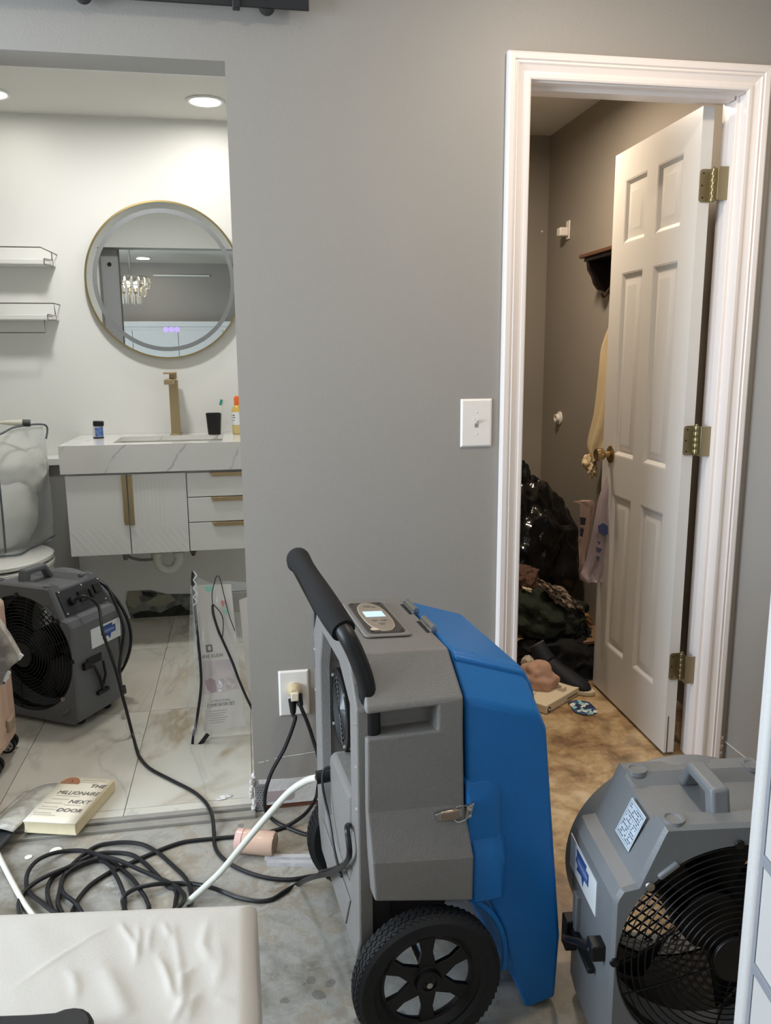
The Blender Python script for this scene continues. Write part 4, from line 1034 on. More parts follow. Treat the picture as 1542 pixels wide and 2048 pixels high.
dv = thing('drain_flange', 'dark rusty pipe end below the drawers', 'pipe', (-0.19, 1.6, 0.42))
part(MB().lathe([(0.008, -0.04), (0.012, -0.028), (0.016, -0.02), (0.034, -0.006), (0.036, 0.0)], 16, Matrix.Translation((-0.262, 1.6, 0.445))), 'flange', mat('rusty_dark_metal', (70, 64, 56), 0.7, rgb2=(112, 104, 92), vscale=40), dv, world=True)

# mirror ---------------------------------------------------------------------
MX, MZ, MR = -0.345, 1.685, 0.357
mr_ = thing('round_mirror', 'round backlit style mirror with thin gold rim and frosted ring above the faucet', 'mirror', (MX, 1.897, MZ))
F = Matrix.Rotation(R(90), 4, 'X')
part(MB().lathe([(MR - 0.05, 0), (MR - 0.05, 0.018)], 64, F), 'back_box', mat('mirror_back', (90, 90, 90), 0.6), mr_)
part(MB().lathe([(MR - 0.0015, 0.018), (MR - 0.0015, 0.030)], 96, F), 'mirror_glass', mat('mirror_silver', (216, 220, 218), 0.0, 1.0), mr_, ang=0.3)
part(MB().lathe([(MR - 0.002, 0.016), (MR + 0.006, 0.016), (MR + 0.006, 0.034), (MR - 0.002, 0.034), (MR - 0.002, 0.016)], 96, F, cap=False), 'rim', mat('rim_gold', (160, 142, 98), 0.3, 1.0), mr_, ang=0.3)
part(MB().lathe([(MR - 0.050, 0.0301), (MR - 0.050, 0.0306), (MR - 0.030, 0.0306), (MR - 0.030, 0.0301)], 96, F, cap=False), 'frosted_ring', mat('frosted_glass_ring', (128, 131, 133), 0.5, 0.3), mr_, ang=0.3)
PUR = mat('lit_touch_button', (160, 140, 240), 0.4, emit=(150, 130, 255), estr=0.9)
pm = at(343, 659, 1, 1.866)
for k in (-1, 0, 1):
    part(MB().lathe([(0.0125, 0.0302), (0.0125, 0.0310)], 20, Matrix.Translation((pm.x - MX + k * 0.0262, 0, pm.z - MZ)) @ F), 'touch_button', PUR, mr_)

# wall shelves -----------------------------------------------------------------
def wallshelf(name, label, xr, z, bar=False):
    t = thing(name, label, 'shelf', (xr - 0.30, 1.87, z), group='white bathroom wall shelves')
    yf = 1.765
    part(MB().box(xr - 0.60, xr - 0.012, yf + 0.004, 1.898, z, z + 0.022), 'shelf_board', LACQ, t, world=True, bevel=0.002)
    q = MB(); DK = mat('bronze_grey_metal', (104, 98, 92), 0.4, 0.6)
    ze = z + 0.072
    if not bar:
        q.tube([(xr - 0.60, yf, ze), (xr - 0.045, yf, ze), (xr - 0.006, yf + 0.03, ze - 0.018), (xr, yf + 0.0, z + 0.020)], 0.0028, 6)
        q.tube([(xr - 0.006, yf + 0.03, ze - 0.018), (xr - 0.004, 1.895, ze - 0.018)], 0.0028, 6)
    else:
        q.tube([(xr - 0.60, yf, ze), (xr - 0.004, yf, ze), (xr, yf, z + 0.02)], 0.0028, 6)
        q.tube([(xr - 0.004, yf, ze), (xr - 0.004, 1.895, ze)], 0.0028, 6)
    part(q, 'guard_rail', DK, t, world=True)
    q = MB(); q.tube([(xr - 0.034, yf - 0.001, z + 0.024), (xr - 0.034, yf - 0.001, z - 0.002), (xr + 0.003, yf - 0.001, z - 0.012 + (0.010 if bar else 0)), (xr + 0.003, yf - 0.001, z + 0.016), (xr - 0.034, yf - 0.001, z + 0.024)], 0.002, 6)
    part(q, 'end_clip', DK, t, world=True)
    if bar:
        q = MB(); q.tube([(xr - 0.60, yf, z - 0.058), (xr - 0.050, yf, z - 0.058), (xr - 0.050, yf, z - 0.002)], 0.0028, 6)
        part(q, 'towel_bar', DK, t, world=True)
s1 = at(105, 530, 1, 1.765); s2 = at(112, 640, 1, 1.765)
wallshelf('wall_shelf', 'upper white wall shelf with thin metal rail, left of the mirror', s1.x, s1.z + 0.004)
wallshelf('wall_shelf', 'lower white wall shelf with a towel bar under it, left of the mirror', s2.x, s2.z + 0.002, True)

# toilet -----------------------------------------------------------------------
TX = -1.05
tt = thing('toilet', 'white toilet with closed lid behind the bathroom fan, half cut off by the left edge', 'toilet', (TX, 1.45, 0.019))
def oval(a, bf, bb, z, n=36, cy=0.0):
    return [Vector((a * math.cos(2 * PI * k / n), cy + (bb if math.sin(2 * PI * k / n) > 0 else bf) * math.sin(2 * PI * k / n), z)) for k in range(n)]
q = MB(); q.rings([oval(0.135, 0.17, 0.22, 0.0, cy=.06), oval(0.130, 0.17, 0.22, 0.10, cy=.06), oval(0.150, 0.20, 0.22, 0.26), oval(0.185, 0.25, 0.22, 0.36), oval(0.192, 0.262, 0.22, 0.405), oval(0.185, 0.25, 0.21, 0.412)])
part(q, 'bowl', PORC, tt)
for (z0, z1, k, nm) in ((0.416, 0.438, 1.0, 'seat'), (0.444, 0.468, 0.99, 'lid')):
    q = MB(); q.rings([oval(0.188 * k, 0.262 * k, 0.21, z0), oval(0.196 * k, 0.272 * k, 0.215, z0 + 0.004), oval(0.196 * k, 0.272 * k, 0.215, z1 - 0.006), oval(0.182 * k, 0.255 * k, 0.205, z1)])
    part(q, nm, PORC, tt)
q = MB(); q.rings([oval(0.182, 0.25, 0.2, 0.410), oval(0.182, 0.25, 0.2, 0.446)]); part(q, 'seat_gap', mat('dark_gap', (40, 42, 40), 0.8), tt)

# bag of pillows on the toilet lid ---------------------------------------------------
PLAST = mat('clear_vinyl', (225, 228, 226), 0.12, alpha=0.34, spec=0.8, bump=0.6, bscale=14)
bb_ = thing('bedding_bag', 'clear vinyl bag with dark piping and white pillows inside, standing on the toilet lid', 'bag', (-1.02, 1.55, 0.488))
za, zb = 0.490, 1.025
A = Vector((-1.030, 1.375, 0)); Bc = Vector((-0.900, 1.70, 0)); L = Vector((-0.42, 0.16, 0))
def bagbox(sh, z0, z1, puff=0.0, n=10):
    C4 = [A, Bc, Bc + L, A + L]; ce = (A + Bc + L * 0.5 + L * 0.5 + Vector((0, 0, 0))) / 2
    ce = (C4[0] + C4[1] + C4[2] + C4[3]) / 4; rs = []
    nz = 12
    for iz in range(nz + 1):
        t = iz / nz; z = z0 + (z1 - z0) * t; r = []
        for e in range(4):
            p0, p1 = C4[e], C4[(e + 1) % 4]
            ed = (p1 - p0); nrm = Vector((ed.y, -ed.x, 0)).normalized()
            for k in range(n):
                s_ = k / n
                p = p0 + ed * s_ + nrm * puff * math.sin(PI * s_) * math.sin(PI * t)
                p = ce + (p - ce) * (sh - 0.035 * (2 * t - 1) ** 6)
                wob = 0.006 * noise.noise(Vector((p.x * 9, p.y * 9, t * 5)))
                dz = 0.012 * noise.noise(Vector((p.x * 6, p.y * 6, 3))) * (1 if iz == nz else 0)
                r.append(Vector((p.x + nrm.x * wob, p.y + nrm.y * wob, z + dz)))
        rs.append(r)
    return MB().rings(rs)
part(bagbox(1.0, za, zb, 0.03), 'vinyl_shell', PLAST, bb_, world=True)
PILLOW = mat('white_pillow_cloth', (214, 214, 206), 0.85, bump=0.3, bscale=30, var=0.02)
part(MB().blob((-1.125, 1.60, 0.69), (0.185, 0.215, 0.235), 0.10, 1.3, 5, 5, 0.0, flatz=0.50), 'front_pillow', PILLOW, bb_, world=True)
part(MB().blob((-1.12, 1.68, 0.82), (0.215, 0.235, 0.17), 0.14, 1.3, 8, 5, 0.01), 'back_pillow', PILLOW, bb_, world=True)
PIPE = mat('dark_piping', (88, 96, 100), 0.5)
def edge(pts): part(MB().tube(smoothpath(pts, 6), 0.0045, 8), 'piping', PIPE, bb_, world=True)
up = Vector((0, 0, 1))
edge([A + up * (za + .02), A + up * 0.7 + Vector((0.004, -0.006, 0)), A + up * (zb - 0.02)])
edge([A + L + up * (zb), A + L * 0.5 + up * (zb - 0.002), A + up * (zb - 0.01), A * .6 + Bc * .4 + up * (zb + 0.012), Bc + up * (zb + 0.004), Bc + up * (zb - 0.06)])
edge([A + L + up * (za + 0.004), A + up * (za + 0.006), A * 0.5 + Bc * 0.5 + up * (za + 0.003), Bc + up * (za + 0.02)])
pt_ = at(35, 850, 1, 1.56)
tu = thing('cosmetic_tube', 'cream tube with dark cap lying on top of the bedding bag', 'tube', (pt_.x, 1.56, zb + 0.012), (0, R(4), R(10)))
part(MB().tube([(-0.075, 0, 0.012), (-0.04, 0, 0.013), (0.02, 0, 0.014)], lambda t: 0.006 + 0.010 * t, 14), 'tube_body', mat('cream_tube', (205, 203, 186), 0.35), tu)
part(MB().tube([(0.02, 0, 0.014), (0.052, 0, 0.014)], 0.016, 14), 'cap', mat('dark_cap', (64, 66, 62), 0.4), tu)

# suitcase -----------------------------------------------------------------------------
PINK = mat('dusty_pink_shell', (200, 168, 148), 0.38)
sc_ = thing('suitcase', 'dusty pink ribbed hard shell suitcase with dark wheels at the left edge', 'suitcase', (-0.985, 0.42, 0.019))
q = MB()
rs = []
zs = [0.052]
for k in range(1, 60): zs.append(0.052 + 0.50 * k / 60)
zs.append(0.552)
for z in zs:
    t = (z - 0.052) / 0.5; rib = 0.0
    if z < 0.135: rib = 0.0035 * (0.5 - 0.5 * math.cos((z - 0.052) / 0.0165 * 2 * PI))
    tap = 0.03 * max(0, 1 - (z - 0.052) / 0.03) ** 2 + 0.03 * max(0, 1 - (0.552 - z) / 0.03) ** 2
    r = []
    for k in range(48):
        a = 2 * PI * k / 48; c, s = math.cos(a), math.sin(a); m_ = (abs(c) ** 6 + abs(s) ** 6) ** (-1 / 6)
        vr = 0.003 * (1 if (k % 4 < 2 and z >= 0.135) else 0)
        r.append(Vector(((0.185 - tap + rib + vr) * c * m_, (0.115 - tap + rib + vr) * s * m_, z)))
    rs.append(r)
q.rings(rs); part(q, 'shell', PINK, sc_, ang=0.8)
part(MB().box(0.184, 0.200, -0.03, 0.03, 0.115, 0.158), 'side_foot', mat('taupe_plastic', (158, 140, 120), 0.4), sc_, bevel=0.006)
for (x, y) in ((0.150, -0.085), (-0.150, -0.085), (0.150, 0.085), (-0.150, 0.085)):
    wl = thing('caster', None, None, (x, y, 0.0)); wl.parent = sc_
    part(MB().box(-0.018, 0.018, -0.020, 0.020, 0.030, 0.058), 'caster_fork', mat('taupe_plastic', (158, 140, 120)), wl, bevel=0.006)
    for dy in (-0.017, 0.017):
        Mx = Matrix.Translation((0.004, dy * 0.9, 0.027)) @ Matrix.Rotation(R(90), 4, 'X')
        part(MB().lathe([(0.018, -0.009), (0.0265, -0.008), (0.0265, 0.008), (0.018, 0.009)], 24, Mx), 'tyre', BLACKRB, wl)
        part(MB().lathe([(0.019, -0.0095), (0.012, -0.0108), (0.004, -0.0095), (0.004, 0.0095), (0.012, 0.0108), (0.019, 0.0095)], 24, Mx), 'wheel_disc', mat('silver_wheel', (176, 176, 172), 0.35, 0.4), wl)
        for k in range(5):
            a = 2 * PI * k / 5
            part(MB().box(-0.003, 0.003, -0.0028, 0.0028, -0.0112, 0.0112, Mx @ Matrix.Rotation(a, 4, 'Z') @ Matrix.Translation((0.0125, 0, 0))), 'wheel_hole', BLACKPL, wl)
# patterned cloth over the suitcase
CAMO = mat('grey_camouflage_cloth', (186, 178, 168), 0.7, rgb2=(128, 122, 118), vscale=16, bump=0.3, bscale=40)
cl = thing('patterned_cloth', 'grey camouflage patterned cloth with black and white striped edge draped on the pink suitcase', 'cloth', (-0.86, 0.30, 0.35))
pts_px = [(-60, 1190), (0, 1236), (22, 1268), (45, 1310), (40, 1318), (24, 1330), (14, 1348), (7, 1367), (-10, 1362), (-60, 1350)]
rs = []
for (yy, sh) in ((0.285, 0.006), (0.270, 0.0), (0.262, -0.012)):
    P = [at(a, c, 1, 0.285) for a, c in pts_px]; ce = sum(P, Vector()) / len(P)
    rs.append([Vector((p.x + (ce.x - p.x) * max(0, -sh) * 6, yy, p.z + (ce.z - p.z) * max(0, -sh) * 6)) for p in P])
part(MB().rings(rs), 'cloth_front', CAMO, cl, world=True)
P = [at(a, c, 1, 0.275) for a, c in pts_px[3:8]]
part(MB().tube(smoothpath(P, 5), 0.004, 6), 'black_edge', BLACKCORD, cl, world=True)
for (a, c) in ((40, 1313), (15, 1347), (11, 1357)):
    p = at(a, c, 1, 0.270); part(MB().box(-0.010, 0.010, -0.005, 0.003, -0.007, 0.007, Matrix.Translation(p) @ Matrix.Rotation(R(-50), 4, 'Y')), 'white_stripe', PAPER, cl, world=True, bevel=0.002)
part(MB().blob((-0.93, 0.36, 0.578), (0.15, 0.10, 0.03), 0.3, 2, 4, 4), 'cloth_top', CAMO, cl, world=True)

# comforter packaging ---------------------------------------------------------------------
cb = thing('comforter_package', 'clear zipped comforter package with black piping and printed card leaning by the wall corner', 'package', (-0.10, 0.56, 0.019))
VIN = mat('crumpled_clear_vinyl', (222, 224, 222), 0.1, alpha=0.20, spec=1.0, bump=1.0, bscale=26)
yb_, yt_ = 0.455, 0.60     # leans back with height
def cz(px, py, off=0.0):
    """point on the leaning front plane"""
    n = Vector((0, -1, -(yt_ - yb_) / 0.60)).normalized(); n = Vector((0, 1, -(yt_ - yb_) / 0.60)).normalized()
    d = CR * ((px - 771) / FPX) + CD * ((py - 1024) / FPX) + CF; o = Vector((0, yb_ + off, 0.019))
    return CP + d * ((o - CP).dot(n) / d.dot(n))
fr_ = [(384, 1142), (392, 1180), (398, 1260), (402, 1340), (400, 1400), (390, 1450), (386, 1490), (440, 1480), (560, 1470), (560, 1180), (480, 1160), (425, 1150)]
def lerp(a, c, t): return a + (c - a) * t
# card board with print
K = [cz(396, 1170, 0.015), cz(462, 1168, 0.015), cz(490, 1452, 0.015), cz(408, 1462, 0.015)]
F = frame(K[3], K[2] - K[3], K[0] - K[3])
cw, chh = (K[2] - K[3]).length, (K[0] - K[3]).length
Kt = F.inverted() @ K[1]
CARD = mat('cream_printed_card', (214, 206, 196), 0.5)
part(MB().prism([(0, 0), (cw, 0), (Kt.x, Kt.y), (-0.006, chh)], 2, -0.004, 0.0, F), 'printed_card', CARD, cb, world=True)
def onc(px, py):  # card coordinates
    d = CR * ((px - 771) / FPX) + CD * ((py - 1024) / FPX) + CF; n = F.to_3x3() @ Vector((0, 0, 1)); o = F.translation
    return F.inverted() @ (CP + d * ((o - CP).dot(n) / d.dot(n)))
def prn(name, pts, m, h=0.0012):
    P = [onc(a, c) for a, c in pts]
    part(MB().prism([(p.x, p.y) for p in P], 2, 0.0002, h, F), name, m, cb, world=True)
prn('photo_print', [(403, 1322), (465, 1318), (478, 1378), (406, 1390)], mat('pale_photo_print', (206, 190, 184), 0.5, rgb2=(190, 176, 176), vscale=14), 0.0006)
prn('photo_pillow', [(410, 1362), (420, 1356), (430, 1360), (434, 1382), (424, 1386), (414, 1378)], mat('mauve_print', (158, 118, 124), 0.5), 0.0009)
prn('photo_bed', [(432, 1360), (455, 1354), (470, 1360), (472, 1376), (438, 1382)], mat('floral_print', (208, 196, 192), 0.5, rgb2=(182, 168, 166), vscale=60), 0.0008)
prn('brand_mark', [(411, 1290), (424, 1289), (426, 1303), (413, 1305)], INKBLACK)
prn('brand_mark_inner', [(415, 1293), (421, 1292), (422, 1300), (417, 1301)], CARD, 0.0016)
prn('price_tag', [(407, 1173), (425, 1171), (425, 1183), (414, 1184)], mat('mint_tag', (126, 206, 180), 0.5))
def wr(s, px, py, size, sq_=1.0, m=INKBLACK, sp=1.0):
    p = onc(px, py); M_ = F @ Matrix.Translation((p.x, p.y, 0.0011)); 
    part(text_mb(s, size, M_, 0.0002, spacing=sp, squash=sq_), 'lettering', m, cb, world=True)
wr('ANNE KLEIN', 396, 1318, 0.017, 0.80, sp=1.15)
wr('6 PIECE KING', 423, 1405, 0.011, 1.0, mat('grey_ink', (130, 124, 120), 0.6)); wr('COMFORTER SET', 414, 1415, 0.0155, 0.80)
q = MB()
for k in range(6):
    p = onc(418 + (k % 2) * 2, 1424 + k * 4.6); L_ = 0.062 - 0.006 * (k % 3); q.box(p.x, p.x + L_, p.y, p.y + 0.0016, 0.0002, 0.0008, F)
part(q, 'small_print', MATS['grey_ink'], cb, world=True)
# second side panel turned towards the wall
K2 = [cz(478, 1200, 0.05), cz(530, 1180, 0.10), cz(560, 1470, 0.10), cz(498, 1400, 0.05)]
part(MB().add(K2 + [k + Vector((0.004, 0.004, 0)) for k in K2], [(0, 1, 2, 3), (7, 6, 5, 4), (0, 4, 5, 1), (1, 5, 6, 2), (2, 6, 7, 3), (3, 7, 4, 0)]), 'side_card', CARD, cb, world=True)
for (pts, m_) in (([(441, 1205), (446, 1198), (450, 1205), (446, 1214)], mat('red_tag', (196, 84, 78), 0.5)), ([(446, 1220), (452, 1215), (455, 1234)], MATS['mint_tag'])):
    P = [cz(a, c, 0.0) for a, c in pts]; part(MB().rings([P, [p + Vector((0, 0.002, 0)) for p in P]]), 'tag', m_, cb, world=True)
# vinyl walls (front sheet, gusset)
def vsheet(name, pxs, off):
    top = [cz(a, c, off(a) if callable(off) else off) for a, c in pxs[0]]; bot = [cz(a, c, off(a) if callable(off) else off) for a, c in pxs[1]]
    q = MB(); n = len(top) - 1
    def f(i, j):
        k = min(int(i * n), n - 1); t = i * n - k
        a = lerp(top[k], top[k + 1], t); c = lerp(bot[k], bot[k + 1], t); p = lerp(a, c, j)
        return p + Vector((0, -1, 0)) * (0.018 * noise.noise(Vector((p.x * 16, 2, p.z * 9))) + 0.006 * noise.noise(Vector((p.x * 50, 5, p.z * 30))) + 0.010)
    q.grid(f, 40, 50); return part(q, name, VIN, cb, world=True)
vsheet('vinyl_front', ([(384, 1148), (426, 1165), (448, 1160), (540, 1165)], [(390, 1486), (430, 1478), (470, 1466), (560, 1466)]), 0.0)
vsheet('vinyl_gusset', ([(381, 1170), (396, 1170)], [(374, 1440), (392, 1480)]), -0.02)
PB = mat('black_piping', (24, 24, 26), 0.4)
def pipe(pts, r=0.0042, off=-0.02): part(MB().tube(smoothpath([cz(a, c, off) for a, c in pts], 8), r, 8), 'black_piping', PB, cb, world=True)
pipe([(386, 1143), (385, 1165), (389, 1205), (391, 1230), (396, 1280), (401, 1330), (402, 1375), (395, 1430), (387, 1470), (385, 1488)], 0.0050)
pipe([(386, 1490), (394, 1494), (404, 1490)], 0.005)
pipe([(397, 1492), (404, 1484), (416, 1468)], 0.0075)
pipe([(427, 1222), (424, 1190), (429, 1165), (434, 1152), (440, 1158), (448, 1190), (458, 1230), (470, 1262)], 0.0016)
pipe([(425, 1210), (427, 1230), (437, 1262), (446, 1282), (465, 1325), (480, 1365), (503, 1415), (530, 1460)], 0.0045)
pipe([(426, 1208), (440, 1224), (446, 1240), (446, 1262), (444, 1278)], 0.0018)
wz = MB().tube(smoothpath([cz(390 + (3 if k % 2 else -3), 1143 + k * 8.5, -0.027) for k in range(9)], 5), 0.0022, 6)
part(wz, 'white_cord', PAPER, cb, world=True)
# white strip next to the piping
pw = MB().tube(smoothpath([cz(a + 3, c, -0.016) for a, c in [(391, 1215), (396, 1280), (401, 1330), (402, 1375), (395, 1430), (389, 1470)]], 8), 0.002, 6)
part(pw, 'white_edge', PAPER, cb, world=True)

# book on the threshold -----------------------------------------------------------------------
zt_ = 0.0185
bc = [at(45, 1642, 2, 0.055), at(150, 1648, 2, 0.055), at(223, 1563, 2, 0.055), at(130, 1548, 2, 0.055)]
ex = (bc[1] - bc[0]); bw = 0.155; bh = 0.235
yd = ((bc[2] - bc[1]) + (bc[3] - bc[0])); yd.z = 0; ex.z = 0
F = frame(Vector((bc[0].x, bc[0].y, zt_)), ex, yd); 
bk = thing('paperback_book', 'worn cream paperback book lying on the bathroom threshold with its cover torn back', 'book', F.translation, (0, 0, math.atan2(ex.y, ex.x)))
bw = ex.length; bh = yd.length / 2
PAGE = mat('yellowed_pages', (222, 208, 172), 0.8, var=0.03, vscale=80)
F2 = Matrix.Identity(4)
q = MB(); rs = []
for z in (0.0, 0.012, 0.024, 0.035):
    e = 0.004 * math.sin(z / 0.035 * 3)
    rs.append([Vector((e * 0.5, e, z)), Vector((bw + 0.002 - e, e, z)), Vector((bw + 0.004, bh, z)), Vector((0.0, bh, z))])
q.rings(rs); part(q, 'page_block', PAGE, bk, bevel=0.002)
def curl(i, j):
    x = bw * i; y = bh * j; return (x, y, 0.0362 + 0.004 * math.exp(-((j - 1) ** 2) * 20) * 0 + 0.002 * math.sin(3 * j))
q = MB(); q.grid(curl, 4, 8); o = part(q, 'title_page', mat('title_page_paper', (228, 219, 198), 0.7), bk); sm = o.modifiers.new('s', 'SOLIDIFY'); sm.thickness = 0.0012
def bkT(s, x, y, size, sh=0.35, m=INKBLACK, sq_=1.0):
    M_ = Matrix.Translation((x, y, 0.0390 + 0.0)); part(text_mb(s, size, M_, 0.0002, shear=sh * 0.6, squash=sq_, align='RIGHT'), 'lettering', m, bk)
GI = mat('dark_grey_ink', (92, 90, 86), 0.6)
bkT('THE', bw * 0.98, bh * 0.76, 0.026, m=GI); bkT('MILLIONAIRE', bw * 0.98, bh * 0.585, 0.027, m=GI, sq_=0.80); bkT('NEXT', bw * 0.95, bh * 0.40, 0.025, m=GI); bkT('DOOR', bw * 0.93, bh * 0.215, 0.025, m=GI)
q = MB()
for (x0, x1, y) in ((0.18, 0.66, 0.545), (0.16, 0.50, 0.47), (0.08, 0.45, 0.38), (0.5, 0.82, 0.355), (0.1, 0.42, 0.30), (0.08, 0.46, 0.25), (0.06, 0.4, 0.17), (0.08, 0.5, 0.13), (0.35, 0.8, 0.87), (0.4, 0.9, 0.92)):
    q.box(bw * x0, bw * x1, bh * y, bh * y + 0.0016, 0.0388, 0.0392)
part(q, 'small_print', mat('faint_ink', (170, 164, 148), 0.7), bk)
cw_ = [(bw * 0.10 + 0.0, bh * 0.86), (bw * 0.42, bh * 0.82)]
q = MB().prism([(bw * (0.22 + 0.19 * math.cos(PI * k / 12)), bh * (0.83 + 0.14 * math.sin(PI * k / 12))) for k in range(13)], 2, 0.0385, 0.0398)
part(q, 'brown_seal', mat('brown_paper_seal', (166, 112, 80), 0.7, var=0.1, vscale=60), bk)
part(MB().lathe([(0.003, 0.0398), (0.002, 0.0405)], 8, Matrix.Translation((bw * 0.25, bh * 0.88, 0))), 'eyelet', INKBLACK, bk)
# folded back cover: a raised tent of thin card to the left
def tent(i, j):
    x = -0.012 - 0.115 * i; zc = 0.030 * math.sin(PI * min(1, i * 1.15)) ** 1.0 * (0.5 + 0.5 * (1 - j)) + 0.03 * (1 - i) ** 3 * 0.6 + 0.003
    return (x + 0.01 * j, -0.03 + (bh + 0.02) * j - 0.03 * i, max(zc, 0.001 - 0.0))
q = MB(); q.grid(tent, 14, 10); o = part(q, 'torn_cover', mat('scuffed_white_cover', (206, 204, 194), 0.35, rgb2=(176, 174, 166), vscale=30), bk); sm = o.modifiers.new('s', 'SOLIDIFY'); sm.thickness = 0.0012
q = MB(); q.grid(lambda i, j: (-0.022 - 0.075 * i + 0.014 * j, -0.088 + 0.062 * j, 0.002 + 0.016 * j + 0.003 * math.sin(3 * i)), 6, 6); o = part(q, 'dark_flap', mat('black_glossy_flap', (44, 45, 47), 0.3), bk); sm = o.modifiers.new('s', 'SOLIDIFY'); sm.thickness = 0.0012
q = MB(); q.grid(lambda i, j: (-0.028 - 0.070 * i, -0.118 + 0.032 * j, 0.0015), 3, 3); o = part(q, 'pale_flap', mat('sage_paper', (160, 162, 148), 0.5), bk); sm = o.modifiers.new('s', 'SOLIDIFY'); sm.thickness = 0.0012

# ================================================================ WALL PLATES
def plate(px0, py0, px1, py1):
    a, c = at(px0, py0, 1, 0), at(px1, py1, 1, 0); return (a.x + c.x) / 2, (a.z + c.z) / 2, abs(c.x - a.x), abs(a.z - c.z)
sx, sz, sw, sh = plate(921, 798, 982, 893)
swt = thing('light_switch', 'oversized white toggle light switch plate on the grey wall', 'switch', (sx, 0, sz))
q = MB(); 
def rl(w_, h_, y): return [Vector((-w_ / 2, y, -h_ / 2)), Vector((w_ / 2, y, -h_ / 2)), Vector((w_ / 2, y, h_ / 2)), Vector((-w_ / 2, y, h_ / 2))]
def wallplate(w_, h_):
    return MB().rings([rl(w_, h_, 0.0), rl(w_, h_, -0.002), rl(w_ - 0.010, h_ - 0.010, -0.0065)])
part(wallplate(sw, sh), 'plate', WHITEPL, swt, bevel=0.0012)
part(MB().box(-0.005, 0.005, -0.0072, -0.0060, -0.012, 0.012), 'toggle_slot', mat('shadowed_slot', (150, 140, 130), 0.6), swt)
part(MB().prism([(-0.006, -0.004), (-0.017, 0.009), (-0.014, 0.012), (-0.006, 0.006)], 0, -0.0040, 0.0040), 'toggle', WHITEPL, swt, bevel=0.001)
for z in (-0.031, 0.031): part(MB().lathe([(0.003, 0), (0.0022, 0.0012)], 12, frame((0, -0.0064, z), (1, 0, 0), (0, 0, 1))), 'screw', WHITEPL, swt)
ox, oz, ow, oh = plate(556, 1342, 619, 1427)
ot = thing('wall_outlet', 'oversized white wall outlet plate near the floor', 'outlet', (ox, 0, oz))
part(wallplate(ow, oh), 'plate', WHITEPL, ot, bevel=0.0012)
q = MB(); q.lathe([(0.0165, 0), (0.016, 0.0012)], 24, frame((0, -0.0062, 0.0195), (1, 0, 0), (0, 0, 1))); q.lathe([(0.0165, 0), (0.016, 0.0012)], 24, frame((0, -0.0062, -0.0195), (1, 0, 0), (0, 0, 1)))
part(q, 'receptacle', WHITEPL, ot)
ad = thing('plug_adapter', 'amber plug adapter in the upper socket of the wall outlet', 'adapter', (ox, -0.008, oz + 0.014))
AMB = mat('amber_plastic', (212, 194, 156), 0.3, trans=0.15)
part(MB().lathe([(0.021, 0), (0.021, 0.012), (0.018, 0.016), (0.014, 0.030), (0.012, 0.032)], 20, frame((0, 0, 0), (1, 0, 0), (0, 0, 1))), 'adapter_body', AMB, ad)
part(MB().box(-0.011, 0.011, -0.040, -0.020, -0.022, 0.004), 'adapter_nose', mat('pale_clear_plastic', (226, 214, 190), 0.2), ad, bevel=0.003)

# ================================================================ CORDS
RC = 0.0056
def fl(px, py, z=RC): return at(px, py, 2, z)
def C5(x, y, z=RC): return fl(x / 2.336, 1480 + y / 2.336, z)
def cordobj(name, label, pts, r=RC, m=BLACKCORD, cat='cord', n=8, seg=10, plug=None):
    t = thing(name, label, cat, (pts[0].x, pts[0].y, max(0, min(p.z for p in pts) - r)))
    part(MB().tube(smoothpath(pts, seg), r, n), 'cable', m, t, world=True)
    if plug is not None:
        a, c = plug; part(MB().tube([a, lerp(a, c, 0.5), c], lambda k: 0.013 - 0.005 * k, 12), 'plug', BLACKPL, t, world=True)
    return t
o1 = Vector((ox - 0.006, -0.036, oz - 0.020)); o2 = Vector((ox + 0.010, -0.040, oz - 0.006))
TZ = 0.019 + RC
# outlet -> floor -> behind the machine
c1 = [o1, o1 + Vector((0, -0.004, -0.03)), at(590, 1440, 1, -0.045), at(570, 1495, 1, -0.05), at(543, 1545, 1, -0.06), at(530, 1590, 1, -0.065), fl(533, 1625), fl(552, 1644), fl(575, 1655), fl(600, 1665), fl(625, 1673), fl(660, 1690)]
cordobj('power_cord', 'black cord from the wall outlet down to the floor and behind the blue machine', c1, plug=(o1 + Vector((0, 0.006, 0.014)), o1 + Vector((0, -0.004, -0.026))))
# outlet -> behind frame -> coil
c2 = [o2, o2 + Vector((0.010, -0.006, -0.03)), at(613, 1440, 1, -0.05), at(625, 1475, 1, -0.055), at(640, 1530, 1, -0.08), at(636, 1575, 1, -0.10), fl(630, 1600, 0.03), fl(612, 1626, 0.014), fl(590, 1643, 0.016), fl(565, 1656), fl(535, 1665), fl(500, 1672), fl(465, 1674)] + \
     [C5(*p) for p in ((1000, 461), (870, 475), (790, 498), (700, 535), (600, 580), (520, 615), (430, 672), (375, 730), (350, 775), (320, 840))]
